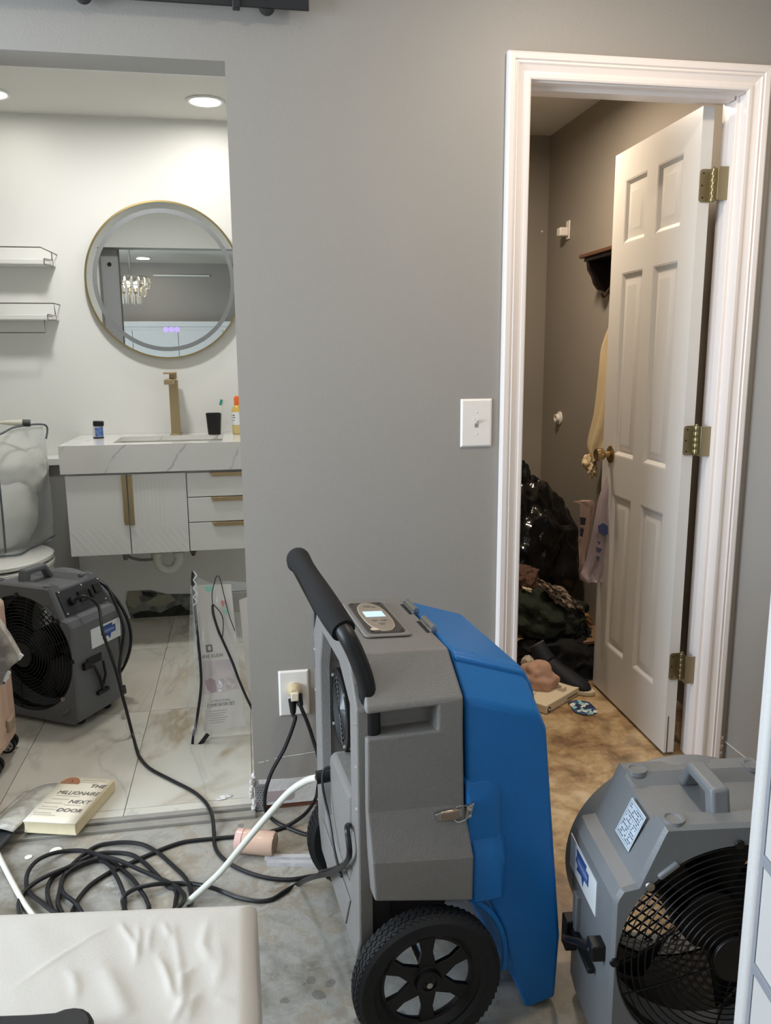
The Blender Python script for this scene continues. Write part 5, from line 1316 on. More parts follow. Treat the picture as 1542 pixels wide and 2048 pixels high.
# coil (one long cord, loops lifted slightly where they cross)
lp = [(300, 860), (250, 800), (225, 735), (225, 680), (262, 625), (330, 588), (385, 558), (450, 532), (530, 526), (610, 535), (672, 572), (722, 620), (780, 680), (818, 700), (822, 745), (790, 810), (600, 860), (350, 850), (275, 775), (280, 700), (300, 630), (345, 575), (405, 525), (455, 495), (510, 483), (590, 478), (670, 490), (742, 530), (802, 582), (862, 640), (888, 690), (893, 730), (870, 770), (700, 850), (450, 860),
      (350, 760), (300, 720), (285, 680), (298, 640), (340, 600), (400, 572), (470, 556), (530, 575), (575, 610), (620, 650), (655, 700), (685, 750), (690, 800), (600, 870), (300, 880), (120, 840), (88, 785), (95, 740), (128, 695), (200, 645), (300, 602), (390, 572), (460, 563), (505, 580), (545, 640), (568, 690), (582, 745), (560, 820), (400, 880), (250, 800), (190, 755), (140, 715), (123, 670), (132, 615), (172, 565), (240, 532), (320, 518), (400, 519), (470, 540), (560, 565), (650, 605), (740, 645), (830, 690), (860, 750), (760, 830), (620, 830),
      (575, 765), (585, 725), (640, 692), (720, 675), (800, 670), (880, 670), (960, 682), (1040, 708), (1110, 735), (1200, 752), (1270, 744), (1330, 708), (1400, 662), (1470, 640), (1540, 632)]
cp_ = []
for i, (x, y) in enumerate(lp):
    z = RC + 0.0045 * (i // 16) * (0.5 + 0.5 * math.sin(i * 1.3)); 
    if i > len(lp) - 9: z = RC
    cp_.append(C5(x, y, max(RC, min(z, 0.022))))
c2b = c2 + cp_
dW = wm(dh)
def dp(u, v, z): return dW @ Vector((u, v, z))
def dax(px, py, x):
    n = Vector((math.cos(DY), math.sin(DY), 0)); o = DO + n * x; d = CR * ((px - 771) / FPX) + CD * ((py - 1024) / FPX) + CF
    return CP + d * ((o - CP).dot(n) / d.dot(n))
c2b = c2b[:-3] + [fl(598, 1767, 0.008), dax(625, 1755, -0.262), dax(655, 1748, -0.245), dax(679, 1738, -0.237), dax(694, 1722, -0.235), dax(699, 1705, -0.235), dax(696, 1675, -0.236), dax(694, 1655, -0.234), dax(698, 1649, -0.215)]
cordobj('power_cord', 'long black cord coiled in loops on the concrete before the bed', c2b, seg=7, plug=(o2 + Vector((0, 0.012, 0.012)), o2 + Vector((0.006, -0.004, -0.018))))
# cord of the bathroom fan
f0 = CORD0
c3 = [f0, f0 + Vector((0.035, -0.005, 0.012)), f0 + Vector((0.075, 0.01, -0.03)), at(205, 1262, 1, 0.62), at(222, 1310, 1, 0.58), at(236, 1355, 1, 0.56), at(246, 1395, 1, 0.55), at(254, 1425, 1, 0.54), fl(265, 1468, TZ), fl(274, 1500, TZ), fl(280, 1515, TZ), fl(300, 1537, TZ), fl(342, 1560, TZ), fl(386, 1583, TZ), fl(411, 1605, TZ + .002), fl(424, 1630, 0.024)] + \
     [C5(*p) for p in ((1000, 440), (1003, 490), (1025, 535), (1080, 582), (1160, 620), (1250, 645), (1350, 653), (1440, 640), (1540, 622))] + [dax(640, 1746, -0.245), dax(668, 1738, -0.230), dax(690, 1728, -0.222)]
cordobj('power_cord', 'black cord from the bathroom fan across the tiles to the blue machine', c3, seg=8)
# cord wound around the back of the bathroom fan
fw = wm(FL_)
def fpnt(x, y, z): return fw @ Vector((x, y, z))
W_ = 0.452
c4 = []
for k in range(15):
    a = R(110 - 190 * k / 14); c4.append(fpnt(W_ / 2 + 0.240 * math.cos(a), 0.285 + 0.006 * math.sin(k), 0.262 + 0.240 * math.sin(a)))
cordobj('wound_cord', 'black cord wound around the rear drum of the bathroom fan', c4, seg=5, r=0.006)
c4 = [fpnt(W_ / 2 + 0.246 * math.cos(R(110 - 65 * k / 6)), 0.268, 0.262 + 0.250 * math.sin(R(110 - 65 * k / 6))) for k in range(7)] + [at(246, 1250, 1, 0.80), at(243, 1300, 1, 0.78), at(239, 1340, 1, 0.74), at(243, 1375, 1, 0.70), at(250, 1385, 1, 0.72), at(248, 1372, 1, 0.76)]
cordobj('wound_cord', 'slack loop of black cord hanging down the side of the bathroom fan', c4, seg=6, r=0.006)
# white drain hose
h0 = dW @ Vector((-0.222, 0.035, 0.452)); 
hs = dp(-0.205, 0.045, 0.458); he = at(640, 1553, 1, hs.y + 0.01)
cn = thing('hose_coupling', 'black coupling where the white hose meets the grey machine', 'coupling', (he.x, he.y, he.z - 0.02))
part(MB().tube([he + Vector((-0.008, 0, -0.002)), he + Vector((0.01, 0, 0)), he + Vector((0.045, 0.0, 0.004)), he + Vector((0.10, 0.0, 0.006))], 0.0145, 14), 'coupling_body', BLACKPL, cn, world=True)
part(MB().tube([he + Vector((0.028, 0, 0.002)), he + Vector((0.034, 0, 0.002))], 0.0165, 14), 'coupling_ring', BLACKPL, cn, world=True)
he2 = he + Vector((-0.006, 0, -0.002))
e_ = fl(375, 1805, 0.009)
hp_ = [he2]
for (px, py, t) in ((612, 1562, 0.12), (580, 1583, 0.27), (548, 1617, 0.42), (515, 1655, 0.57), (480, 1697, 0.72), (440, 1745, 0.86), (405, 1778, 0.95)):
    yv = he2.y + (e_.y - he2.y) * t; hp_.append(at(px, py, 1, yv))
hp_ = [Vector((p.x, p.y, max(p.z, 0.009))) for p in hp_]
hp_ += [e_, fl(345, 1835, 0.009), fl(300, 1880, 0.009)]
cordobj('drain_hose', 'white hose curving from the machine down to the bed corner', hp_, r=0.0078, m=WHITEHOSE, cat='hose', n=12)
cordobj('drain_hose', 'short run of white hose on the floor at the left edge beside the coiled cord', [fl(-30, 1650, .0075), fl(0, 1716, .0075), fl(25, 1765, .0075), fl(52, 1812, .0075), fl(90, 1860, .0075)], r=0.0068, m=WHITEHOSE, cat='hose', n=12)

# ================================================================ SMALL THINGS ON THE FLOOR
ja, jb_ = fl(479, 1681, 0.033), fl(543, 1687, 0.033)
dj = (jb_ - ja).normalized(); jarT = thing('pink_jar', 'pink tinted glass jar lying on its side on the concrete under the white hose', 'jar', (ja.x, ja.y, 0))
Fj = frame(ja, Vector((-dj.y, dj.x, 0)), Vector((0, 0, 1)))
sgn = 1 if (Fj.to_3x3() @ Vector((0, 0, 1))).dot(dj) > 0 else -1
Ln = 0.100
def lath(pr): return MB().lathe([(r, z * sgn) for r, z in pr], 32, Fj)
part(lath([(0.0315, -0.006), (0.033, -0.004), (0.033, 0.012), (0.0315, 0.014)]), 'lid', mat('pink_lid', (226, 186, 176), 0.25), jarT, world=True)
part(lath([(0.0325, 0.015), (0.0325, Ln - 0.006), (0.030, Ln)]), 'glass', mat('peach_glass', (216, 182, 160), 0.12, coat=0.6, rgb2=(222, 188, 166), vscale=8), jarT, world=True)
part(lath([(0.0300, Ln), (0.027, Ln - 0.004), (0.0, Ln - 0.004)]), 'base_ring', mat('grey_peach', (176, 158, 146), 0.3), jarT, world=True)
GREYSTRIP = mat('pale_grey_strip', (186, 184, 184), 0.5, bump=0.4, bscale=70)
for k, (a, c) in enumerate((((530, 1713), (640, 1713)), ((534, 1724), (640, 1726)))):
    p0, p1 = fl(*a, 0.006), fl(*c, 0.006); dd = (p1 - p0).normalized(); 
    q = MB(); nrm = Vector((-dd.y, dd.x, 0))
    n_ = 14; rs = []
    for i in range(n_ + 1):
        p = lerp(p0, p1, i / n_); wv = 0.0095 + 0.0012 * noise.noise(Vector((i * 0.9, k, 0))) - (0.0025 if i == 6 else 0)
        rs.append([p - nrm * wv + Vector((0, 0, -0.006)), p + nrm * wv + Vector((0, 0, -0.006)), p + nrm * wv * 0.8 + Vector((0, 0, 0.003)), p - nrm * wv * 0.8 + Vector((0, 0, 0.003))])
    q.rings(rs); solo(q, 'caulk_strip', GREYSTRIP, ('farther of two pale grey strips on the concrete by the machine wheel', 'nearer of two pale grey strips on the concrete by the machine wheel')[k], 'strip', 'pale grey strips on the floor')
p = fl(112, 1703, 0.0)
q = MB().lathe([(0.015, 0), (0.017, 0.002), (0.015, 0.004), (0.012, 0.0035), (0.006, 0.006)], 20, Matrix.Translation(p))
solo(q, 'white_button_cap', WHITEPL, 'small round white plastic cap on the concrete above the coiled cord', 'cap')
p = fl(57, 1715, 0.0); q = MB().lathe([(0.009, 0), (0.010, 0.002), (0.004, 0.003)], 14, Matrix.Translation(p)); solo(q, 'white_washer', WHITEPL, 'small white washer on the concrete left of the round cap', 'washer')
p = at(447, 1595, 2, 0.020)
q = MB()
for k in range(9):
    q.blob((p.x + random.uniform(-0.016, 0.016), p.y + random.uniform(-0.012, 0.012), 0.0215), (random.uniform(0.006, 0.012), random.uniform(0.004, 0.008), 0.0025), 0.6, 2, k, 2)
solo(q, 'plaster_flakes', RAW, 'loose white plaster flakes on the bathroom tile near the threshold', 'debris', kind='stuff')
q = MB(); rnd = random.Random(3)
for k in range(70):
    x, y = rnd.uniform(-0.7, 1.3), rnd.uniform(-1.0, 0.6)
    if y > 0.0 and x < 0.8: continue
    if y > -0.05: x = rnd.uniform(0.82, 1.3)
    s_ = rnd.uniform(0.0012, 0.0032); q.blob((x, y, s_ * 0.5), (s_, s_ * 0.8, s_ * 0.5), 0.5, 2, k, 1)
solo(q, 'floor_crumbs', RAW, 'tiny white plaster crumbs scattered over the bare concrete', 'debris', kind='stuff')

# ================================================================ BED
bd = thing('bed', 'bed with a crumpled white fitted sheet in the near left corner', 'bed', (-0.62, -2.05, 0.0))
SHEET = mat('white_cotton_sheet', (192, 187, 178), 0.75, bump=0.1, bscale=260)
bx0, bx1, by0, by1, bz0, bz1 = -1.40, -0.012, -3.00, -1.085, 0.20, 0.503
creases = []
def cline(pts, h, wd, ctrue=1):
    P = [at(a, c, 2, bz1) for a, c in pts]; creases.append(([(p.x, p.y) for p in P], h, wd))
Z = lambda x, y: (x / 3.855, 1700 + y / 3.855)
cline([Z(900, 620), Z(945, 700), Z(1010, 780), Z(1045, 880)], 0.006, 0.006)
cline([Z(1050, 640), Z(1060, 760), Z(1045, 860), Z(1035, 950)], 0.005, 0.006)
cline([Z(1160, 640), Z(1140, 750), Z(1135, 850)], 0.004, 0.007)
cline([Z(1250, 600), Z(1290, 690), Z(1300, 720)], 0.005, 0.006)
cline([Z(1330, 600), Z(1345, 720), Z(1380, 900), Z(1395, 1050), Z(1400, 1200)], 0.005, 0.008)
cline([Z(1210, 870), Z(1260, 960), Z(1300, 1060), Z(1320, 1140), Z(1370, 1200)], 0.008, 0.007)
cline([Z(770, 980), Z(840, 1080), Z(900, 1180), Z(960, 1290), Z(1000, 1340)], 0.009, 0.016)
cline([Z(480, 1040), Z(540, 1090), Z(565, 1160), Z(570, 1250)], 0.006, 0.009)
cline([Z(1500, 930), Z(1410, 1010), Z(1400, 1150)], 0.006, 0.009)
cline([Z(1330, 1342), Z(1400, 1240), Z(1420, 1150)], 0.009, 0.008)
cline([Z(1440, 1342), Z(1480, 1200), Z(1530, 1120)], 0.007, 0.010)
cline([Z(500, 440), Z(540, 480), Z(560, 540)], 0.003, 0.010)
cline([Z(740, 500), Z(800, 570)], 0.003, 0.008); cline([Z(800, 440), Z(800, 570)], 0.003, 0.006)
cline([Z(880, 650), Z(700, 760), Z(400, 970), Z(200, 1110), Z(60, 1200)], 0.0025, 0.004)
cline([Z(1440, 450), Z(1260, 530), Z(1120, 640)], 0.003, 0.006)
cline([Z(1600, 560), Z(1560, 760), Z(1640, 900)], 0.006, 0.010); cline([Z(1700, 700), Z(1720, 900), Z(1660, 1080)], 0.006, 0.012); cline([Z(1780, 860), Z(1900, 1000)], 0.006, 0.010); cline([Z(1650, 1150), Z(1800, 1180), Z(1940, 1130)], 0.007, 0.010)
def sheet_h(x, y):
    h = 0.005 * noise.noise(Vector((x * 5, y * 4, 1))) + 0.0016 * noise.noise(Vector((x * 19 + y * 8, y * 11, 4)))
    if y > -2.3:
        for P, hh, wd in creases:
            best = 9; tb = 0
            for i in range(len(P) - 1):
                ax, ay = P[i]; bx_, by_ = P[i + 1]; ex_, ey_ = bx_ - ax, by_ - ay; L2 = ex_ * ex_ + ey_ * ey_
                t = max(0, min(1, ((x - ax) * ex_ + (y - ay) * ey_) / L2)); dx_, dy_ = x - ax - ex_ * t, y - ay - ey_ * t
                d_ = math.hypot(dx_, dy_)
                if d_ < best: best = d_; tb = (i + t) / (len(P) - 1)
            if best < wd * 3.5:
                fade = math.sin(PI * min(max(tb, 0.04), 0.96)) ** 0.6
                h += 0.40 * hh * fade * (math.exp(-(best / (wd * 0.75)) ** 2) + 0.35 * math.exp(-(best / (wd * 2.2)) ** 2))
    return h
def sheet(i, j):
    # i across x, j along y, with rounded edges falling to the sides
    u = UU[round(i * (len(UU) - 1))]; v = VV[round(j * (len(VV) - 1))]
    def fold(t, a, c, r=0.028):
        L_ = c - a; s_ = t * L_
        if s_ < 0: s_ = -s_; side = -1; base = a
        elif s_ > L_: s_ = s_ - L_; side = 1; base = c
        else:
            # round over near edges
            return a + s_, 0.0
        if s_ < r * 1.57: an = s_ / r; return base + side * (r * math.sin(an)) - side * 0, -r * (1 - math.cos(an))
        return base + side * r, -r - (s_ - r * 1.57)
    r = 0.028
    x, dzx = fold(u, bx0 + r, bx1 - r); y, dzy = fold(v, by0 + r, by1 - r)
    z = bz1 + min(dzx, dzy) if (dzx < 0 and dzy < 0) else bz1 + dzx + dzy
    z = max(z, bz0 + 0.01)
    if dzx == 0 and dzy == 0: z += sheet_h(x, y) * min(1, (bx1 - r - x) / 0.03) * min(1, (by1 - r - y) / 0.03)
    else:
        wv = 0.006 * noise.noise(Vector((x * 14, y * 14, z * 3))) * min(1, -(dzx + dzy) * 12); x += wv; y += wv
    kk = max(0.0, min(1.0, (y + 1.45) / 0.30)); kk = kk * kk * (3 - 2 * kk); y += kk * 0.125 * min(max(-x - 0.03, 0), 0.45)
    return (x, y, z)
UU = [-0.16 + 0.72 * k / 40 for k in range(40)] + [0.56 + 0.49 * k / 230 for k in range(230)] + [1.05 + 0.11 * k / 16 for k in range(17)]
VV = [-0.12 + 0.90 * k / 44 for k in range(44)] + [0.78 + 0.27 * k / 170 for k in range(170)] + [1.05 + 0.08 * k / 14 for k in range(15)]
q = MB(); q.grid(sheet, len(UU) - 1, len(VV) - 1)
part(q, 'fitted_sheet', SHEET, bd, world=True, ang=3.0)
part(MB().box(bx0 + 0.01, bx1 - 0.012, by0 + 0.01, by1 - 0.012, bz0, bz1 - 0.035), 'mattress', mat('mattress_ticking', (214, 214, 210), 0.8), bd, world=True, bevel=0.02)
part(MB().box(bx0 + 0.03, bx1 - 0.03, by0 + 0.03, by1 - 0.03, 0.08, bz0), 'bed_base', mat('dark_bed_base', (70, 68, 66), 0.8), bd, world=True, bevel=0.008)
for x in (bx0 + 0.08, bx1 - 0.08):
    for y in (by0 + 0.08, by1 - 0.12): part(MB().lathe([(0.02, 0), (0.025, 0.08)], 12, Matrix.Translation((x, y, 0))), 'leg', BLACKPL, bd, world=True)
# dark object at the lower left of the bed
P = [at(a, c, 2, 0.525) for a, c in ((-60, 2048), (-60, 2036), (0, 2037), (60, 2035), (112, 2031), (130, 2024), (150, 2021), (168, 2023), (181, 2031), (188, 2043), (187, 2060), (175, 2090), (-60, 2110))]
q = MB().rings([[Vector((p.x, p.y, 0.508)) for p in P], [Vector((p.x, p.y, 0.532)) for p in P]])
solo(q, 'black_strap', mat('black_leather', (14, 13, 14), 0.5), 'black strap with a rounded end lying on the white sheet at the bottom edge', 'strap', bevel=0.006)

# ================================================================ PANELLED SCREEN AT THE RIGHT
S0 = Vector((0.636, -1.350, 0.0)); sd = Vector((-0.168, -0.986, 0)).normalized(); sn = Vector((0.986, -0.168, 0))
Fs = Matrix((sd, sn, Vector((0, 0, 1)))).transposed().to_4x4(); Fs.translation = S0
scn = thing('panelled_screen', 'white framed screen with frosted panes and grey glazing bars at the right edge', 'screen', S0)
FRM = mat('satin_white_frame', (206, 204, 200), 0.4, bump=0.2, bscale=220); BAR = mat('grey_glazing_bar', (140, 142, 148), 0.4); PANE = mat('frosted_pane', (198, 195, 191), 0.35)
q = MB(); q.box(0.0, 0.028, 0.0, 0.028, 0, 1.75, Fs); part(q, 'frame_post', FRM, scn, world=True, bevel=0.010, seg=4)
q = MB(); q.box(0.50, 0.528, 0.0, 0.028, 0, 1.75, Fs); part(q, 'frame_post', FRM, scn, world=True, bevel=0.010, seg=4)
for z in (0.0, 1.722): q = MB(); q.box(0.026, 0.502, 0.0, 0.028, z, z + 0.028, Fs); part(q, 'frame_rail', FRM, scn, world=True, bevel=0.006)
part(MB().box(0.027, 0.036, 0.006, 0.020, 0.028, 1.722, Fs), 'edge_bar', BAR, scn, world=True)
pitch = 0.158; zb_ = 0.530 - 3 * pitch
for k in range(11):
    z = zb_ + k * pitch
    if 0.03 < z < 1.71: q = MB(); q.box(0.036, 0.500, 0.003, 0.022, z - 0.0075, z + 0.0075, Fs); part(q, 'glazing_bar', BAR, scn, world=True, bevel=0.002)
    z0, z1 = max(0.03, z + 0.0075), min(1.72, z + pitch - 0.0075)
    if z1 - z0 > 0.03: q = MB(); q.box(0.037, 0.499, 0.007, 0.014, z0, z1, Fs); part(q, 'pane', PANE, scn, world=True)

# ================================================================ BARN DOOR RAIL
rl_ = thing('barn_door_rail', 'flat black sliding door rail with round bolts above the bathroom opening', 'rail', (-0.6, -0.04, 2.158))
RB = mat('black_powder_coat', (34, 34, 35), 0.45)
part(MB().box(-1.9, 0.197, -0.048, -0.041, 2.161, 2.206), 'rail_bar', RB, rl_, world=True, bevel=0.001)
for x in (-1.7, -1.2, -0.335, 0.095):
    part(MB().lathe([(0.020, 0), (0.020, 0.020), (0.016, 0.022)], 20, frame((x, -0.022, 2.172), (1, 0, 0), (0, 0, 1))), 'standoff', RB, rl_, world=True)
    part(MB().lathe([(0.012, 0), (0.012, 0.041)], 12, frame((x, 0.0, 2.182), (1, 0, 0), (0, 0, 1))), 'spacer', RB, rl_, world=True)
    part(MB().lathe([(0.008, 0), (0.007, 0.005)], 6, frame((x, -0.048, 2.185), (1, 0, 0), (0, 0, 1))), 'bolt', RB, rl_, world=True)
part(MB().box(0.012, 0.030, -0.056, -0.036, 2.154, 2.215), 'end_stop', RB, rl_, world=True, bevel=0.002)
bdo = thing('barn_door', 'pale grey sliding barn door slid left of the bathroom opening, seen in the mirror', 'door', (-1.35, -0.06, 0.02))
part(MB().box(-1.90, -0.80, -0.038, -0.006, 0.03, 2.14), 'door_slab', mat('pale_grey_door', (176, 176, 178), 0.4), bdo, world=True, bevel=0.002)
part(MB().box(-0.803, -0.798, -0.042, -0.002, 0.03, 2.14), 'edge_strip', mat('dark_edge', (96, 96, 98), 0.5), bdo, world=True)
part(MB().lathe([(0.014, 0), (0.014, 0.004)], 16, frame((-0.862, -0.004, 1.955), (1, 0, 0), (0, 0, -1))), 'bolt', BLACKPL, bdo, world=True)

# ================================================================ BEDROOM BEHIND THE CAMERA (mirror view)
wd_ = thing('wardrobe', 'low white wardrobe along the far bedroom wall, seen in the mirror', 'wardrobe', (0.2, -4.16, 0))
part(MB().box(-1.75, 1.35, -4.39, -3.95, 0.0, 1.68), 'wardrobe_body', LACQ, wd_, world=True, bevel=0.003)
part(MB().box(-1.77, 1.37, -4.39, -3.93, 1.68, 1.74), 'wardrobe_top', LACQ, wd_, world=True, bevel=0.004)
for k in range(6): part(MB().box(-1.74 + k * 0.514, -1.74 + k * 0.514 + 0.508, -3.948, -3.932, 0.05, 1.64), 'wardrobe_door', LACQ, wd_, world=True, bevel=0.003)
wr_ = thing('wall_rail', 'thin white rail high on the far bedroom wall, seen in the mirror', 'rail', (-0.7, -4.39, 2.28))
part(MB().box(-1.0, -0.34, -4.40, -4.37, 2.285, 2.303), 'rail_bar', LACQ, wr_, world=True, bevel=0.002)
# chandelier
chx, chy = -1.09, -2.95
ch = thing('chandelier', 'crystal ceiling light with hanging glass drops, seen reflected in the round mirror', 'chandelier', (chx, chy, 1.83)); ch.scale = (1.25, 1.25, 1.03)
part(MB().lathe([(0.06, 0), (0.065, 0.02), (0.02, 0.03)], 20, Matrix.Translation((0, 0, 0.57))), 'ceiling_rose', CHROME, ch)
part(MB().tube([(0, 0, 0.26), (0, 0, 0.58)], 0.008, 8), 'stem', CHROME, ch)
for k, (rr_, zz_) in enumerate(((0.15, 0.30), (0.11, 0.22), (0.07, 0.15))):
    part(MB().torus((0, 0, zz_), rr_, 0.006, 'z', 32, 6), 'ring_frame', CHROME, ch)
    n_ = (18, 14, 9)[k]
    for i in range(n_):
        a = 2 * PI * i / n_
        part(MB().lathe([(0.002, 0.0), (0.011, 0.015), (0.011, 0.09), (0.004, 0.105)], 6, Matrix.Translation((rr_ * math.cos(a), rr_ * math.sin(a), zz_ - 0.11))), 'crystal', mat('crystal', (245, 240, 230), 0.08, trans=0.7, ior=1.5), ch)
for i in range(4):
    a = PI / 2 * i + 0.4
    part(MB().lathe([(0.008, 0), (0.020, 0.02), (0.018, 0.045), (0.004, 0.06)], 12, Matrix.Translation((0.05 * math.cos(a), 0.05 * math.sin(a), 0.20))), 'bulb', mat('warm_bulb', (255, 230, 190), 0.4, emit=(255, 226, 180), estr=10.0), ch)

# ================================================================ CLOSET CONTENTS
XW = 1.62
# white closet rod bracket and rod socket on the right wall
pbk = at(1126, 460, 0, XW - 0.03)
br = thing('rod_bracket', 'small white plastic bracket high on the closet wall', 'bracket', (XW, pbk.y, pbk.z))
part(MB().box(-0.007, 0.0, -0.022, 0.022, -0.045, 0.045), 'bracket_plate', WHITEPL, br, bevel=0.004)
part(MB().box(-0.052, -0.006, -0.016, 0.030, -0.030, 0.012), 'bracket_cup', WHITEPL, br, bevel=0.006)
pbk = at(1116, 836, 0, XW - 0.01)
br = thing('rod_socket', 'round white rod socket lower on the closet wall', 'bracket', (XW, pbk.y, pbk.z))
part(MB().lathe([(0.034, 0), (0.033, 0.006), (0.022, 0.010), (0.021, 0.026), (0.013, 0.026), (0.012, 0.004)], 28, frame((0, 0, 0), (0, 1, 0), (0, 0, -1))), 'socket', WHITEPL, br)
p = at(1084, 463, 1, 2.03); q = MB().lathe([(0.006, 0), (0.004, 0.004)], 8, frame((p.x, 2.03, p.z), (1, 0, 0), (0, 0, 1))); solo(q, 'wall_anchor', WHITEPL, 'tiny white anchor on the closet back wall', 'anchor')
# dark wooden coat shelf
ws = thing('coat_shelf', 'dark wooden coat shelf with scrolled end and hooks on the closet wall', 'shelf', (XW, 1.30, 1.66))
DW = mat('espresso_wood', (30, 22, 20), 0.3, var=0.3, vscale=20); BWOOD = mat('brown_wood_edge', (84, 56, 40), 0.4)
pe = at(1166, 516, 0, 1.51)
ye, ze = pe.y, pe.z
part(MB().box(1.49, XW, 0.75, ye, ze - 0.004, ze + 0.012), 'top_board', BWOOD, ws, world=True, bevel=0.003)
part(MB().box(1.505, XW, 0.76, ye - 0.02, ze - 0.020, ze - 0.004), 'moulding', DW, ws, world=True, bevel=0.004)
prof = [(XW, ze - 0.02), (1.51, ze - 0.02), (1.515, ze - 0.055), (1.535, ze - 0.085), (1.545, ze - 0.115), (1.565, ze - 0.14), (1.60, ze - 0.150), (XW, ze - 0.15)]
part(MB().prism([(x, z) for x, z in prof], 1, ye - 0.060, ye - 0.035), 'scroll_end', DW, ws, world=True, bevel=0.002)
part(MB().box(1.60, XW - 0.001, 0.76, ye - 0.04, ze - 0.155, ze - 0.01), 'back_board', DW, ws, world=True)
for y in (ye - 0.13, ye - 0.28):
    part(MB().tube(smoothpath([(1.60, y, ze - 0.115), (1.575, y, ze - 0.150), (1.558, y, ze - 0.175), (1.545, y, ze - 0.160)], 5), 0.006, 8), 'hook', mat('bronze_hook', (84, 70, 58), 0.35, 0.8), ws, world=True)
part(MB().blob((1.585, ye - 0.15, ze - 0.085), (0.006, 0.006, 0.006), 0, 1, 1, 2), 'screw', SCREW, ws, world=True)
# cream trousers
CREAM = mat('cream_cloth', (210, 190, 152), 0.85, bump=0.3, bscale=40)
def drape(name, label, cat, px_l, px_r, ax, v, thick, m, fold=0.012, seedv=0, seg=30):
    """hanging cloth between a left and a right pixel outline on a real vertical plane"""
    def interp(P, t):
        k = min(int(t * (len(P) - 1)), len(P) - 2); u = t * (len(P) - 1) - k; return (P[k][0] + (P[k + 1][0] - P[k][0]) * u, P[k][1] + (P[k + 1][1] - P[k][1]) * u)
    n = {0: Vector((-1, 0, 0)), 1: Vector((0, -1, 0))}[ax]
    t = thing(name, label, cat, at(*interp(px_l, 1.0), ax, v))
    rs = []
    for j in range(seg + 1):
        s_ = j / seg; a = at(*interp(px_l, s_), ax, v); c = at(*interp(px_r, s_), ax, v); r = []
        for i in range(24):
            an = 2 * PI * i / 24; u = 0.5 - 0.5 * math.cos(an)
            d = thick * math.sin(an) * (0.6 + 0.4 * math.sin(u * 9 + seedv)) + fold * noise.noise(Vector((u * 4 + seedv, s_ * 3, seedv))) * (0.3 + s_)
            r.append(lerp(a, c, u) + n * d)
        rs.append(r)
    part(MB().rings(rs), 'cloth', m, t, world=True, ang=1.2); return t
tr_ = drape('hanging_trousers', 'cream trousers hanging from the coat shelf behind the open door', 'trousers', [(1238, 606), (1222, 650), (1203, 698), (1196, 760), (1188, 830), (1174, 890), (1178, 912), (1186, 925)], [(1262, 606), (1262, 650), (1255, 698), (1240, 760), (1225, 830), (1212, 880), (1205, 905), (1204, 918)], 0, 1.545, 0.020, CREAM, 0.02, 2)
part(MB().blob(at(1178, 925, 0, 1.54), (0.03, 0.030, 0.035), 0.4, 1.8, 3, 4, 0.03), 'cuff', CREAM, tr_, world=True)
part(MB().blob(at(1186, 940, 0, 1.54), (0.018, 0.020, 0.030), 0.6, 2.4, 9, 4, 0.05), 'drawstring_end', CREAM, tr_, world=True)
# plastic shopping bags on the knob
LIL = mat('lilac_plastic_film', (168, 150, 152), 0.35, alpha=0.78, bump=0.6, bscale=30)
YB = 0.64
bg = drape('shopping_bag', 'pale lilac plastic shopping bag with blue print hanging from the brass knob', 'bag', [(1226, 925), (1210, 960), (1196, 1000), (1188, 1040), (1180, 1080), (1172, 1120), (1160, 1150), (1166, 1162)], [(1234, 925), (1232, 960), (1232, 1000), (1233, 1040), (1230, 1080), (1224, 1120), (1214, 1150), (1205, 1164)], 1, YB, 0.022, LIL, 0.03, 5)
for (pts, nm) in (([(1196, 1052), (1206, 1046), (1216, 1052), (1216, 1068), (1208, 1072), (1197, 1064)], 'blue_print'), ([(1194, 1082), (1202, 1084), (1198, 1090)], 'blue_print'), ([(1192, 1094), (1204, 1098), (1200, 1106), (1194, 1104)], 'blue_print'), ([(1192, 1112), (1200, 1114), (1196, 1124)], 'blue_print')):
    P = [at(a, c, 1, YB - 0.05) for a, c in pts]; part(MB().rings([P, [p + Vector((0, 0.0015, 0)) for p in P]]), nm, mat('navy_print', (60, 70, 104), 0.5), bg, world=True)
bg2 = drape('shopping_bag', 'second plastic bag behind the lilac one, pinkish with dark print', 'bag', [(1146, 1003), (1158, 1010), (1160, 1040), (1158, 1080), (1158, 1110), (1156, 1140), (1160, 1160)], [(1186, 1000), (1190, 1010), (1184, 1040), (1178, 1080), (1172, 1110), (1170, 1140), (1172, 1160)], 1, 0.74, 0.015, mat('pinkish_plastic_film', (170, 144, 130), 0.35, alpha=0.85), 0.02, 9)
for pts in ([(1160, 1034), (1172, 1036), (1170, 1050), (1161, 1050)], [(1161, 1056), (1168, 1058), (1165, 1074), (1160, 1072)]):
    P = [at(a, c, 1, 0.70) for a, c in pts]; part(MB().rings([P, [p + Vector((0, 0.0015, 0)) for p in P]]), 'dark_print', mat('dark_navy_print', (34, 38, 52), 0.5), bg2, world=True)
# black garbage bag
GB = mat('black_bin_liner', (14, 14, 15), 0.16, spec=0.6, bump=1.0, bscale=26)
gb = thing('garbage_bag', 'big glossy black garbage bag standing against the closet back wall', 'bag', (1.34, 1.50, 0))
part(MB().blob((1.32, 1.48, 0.34), (0.27, 0.24, 0.36), 0.22, 1.7, 3, 6, 0.045, flatz=0.0), 'bag_body', GB, gb, world=True, ang=0.5)
part(MB().blob((1.275, 1.50, 0.66), (0.085, 0.08, 0.20), 0.25, 2.0, 6, 5, 0.08), 'bag_neck', GB, gb, world=True, ang=0.5)
part(MB().blob((1.375, 1.50, 0.60), (0.06, 0.06, 0.13), 0.3, 2.0, 9, 4, 0.10), 'bag_fold', GB, gb, world=True, ang=0.5)
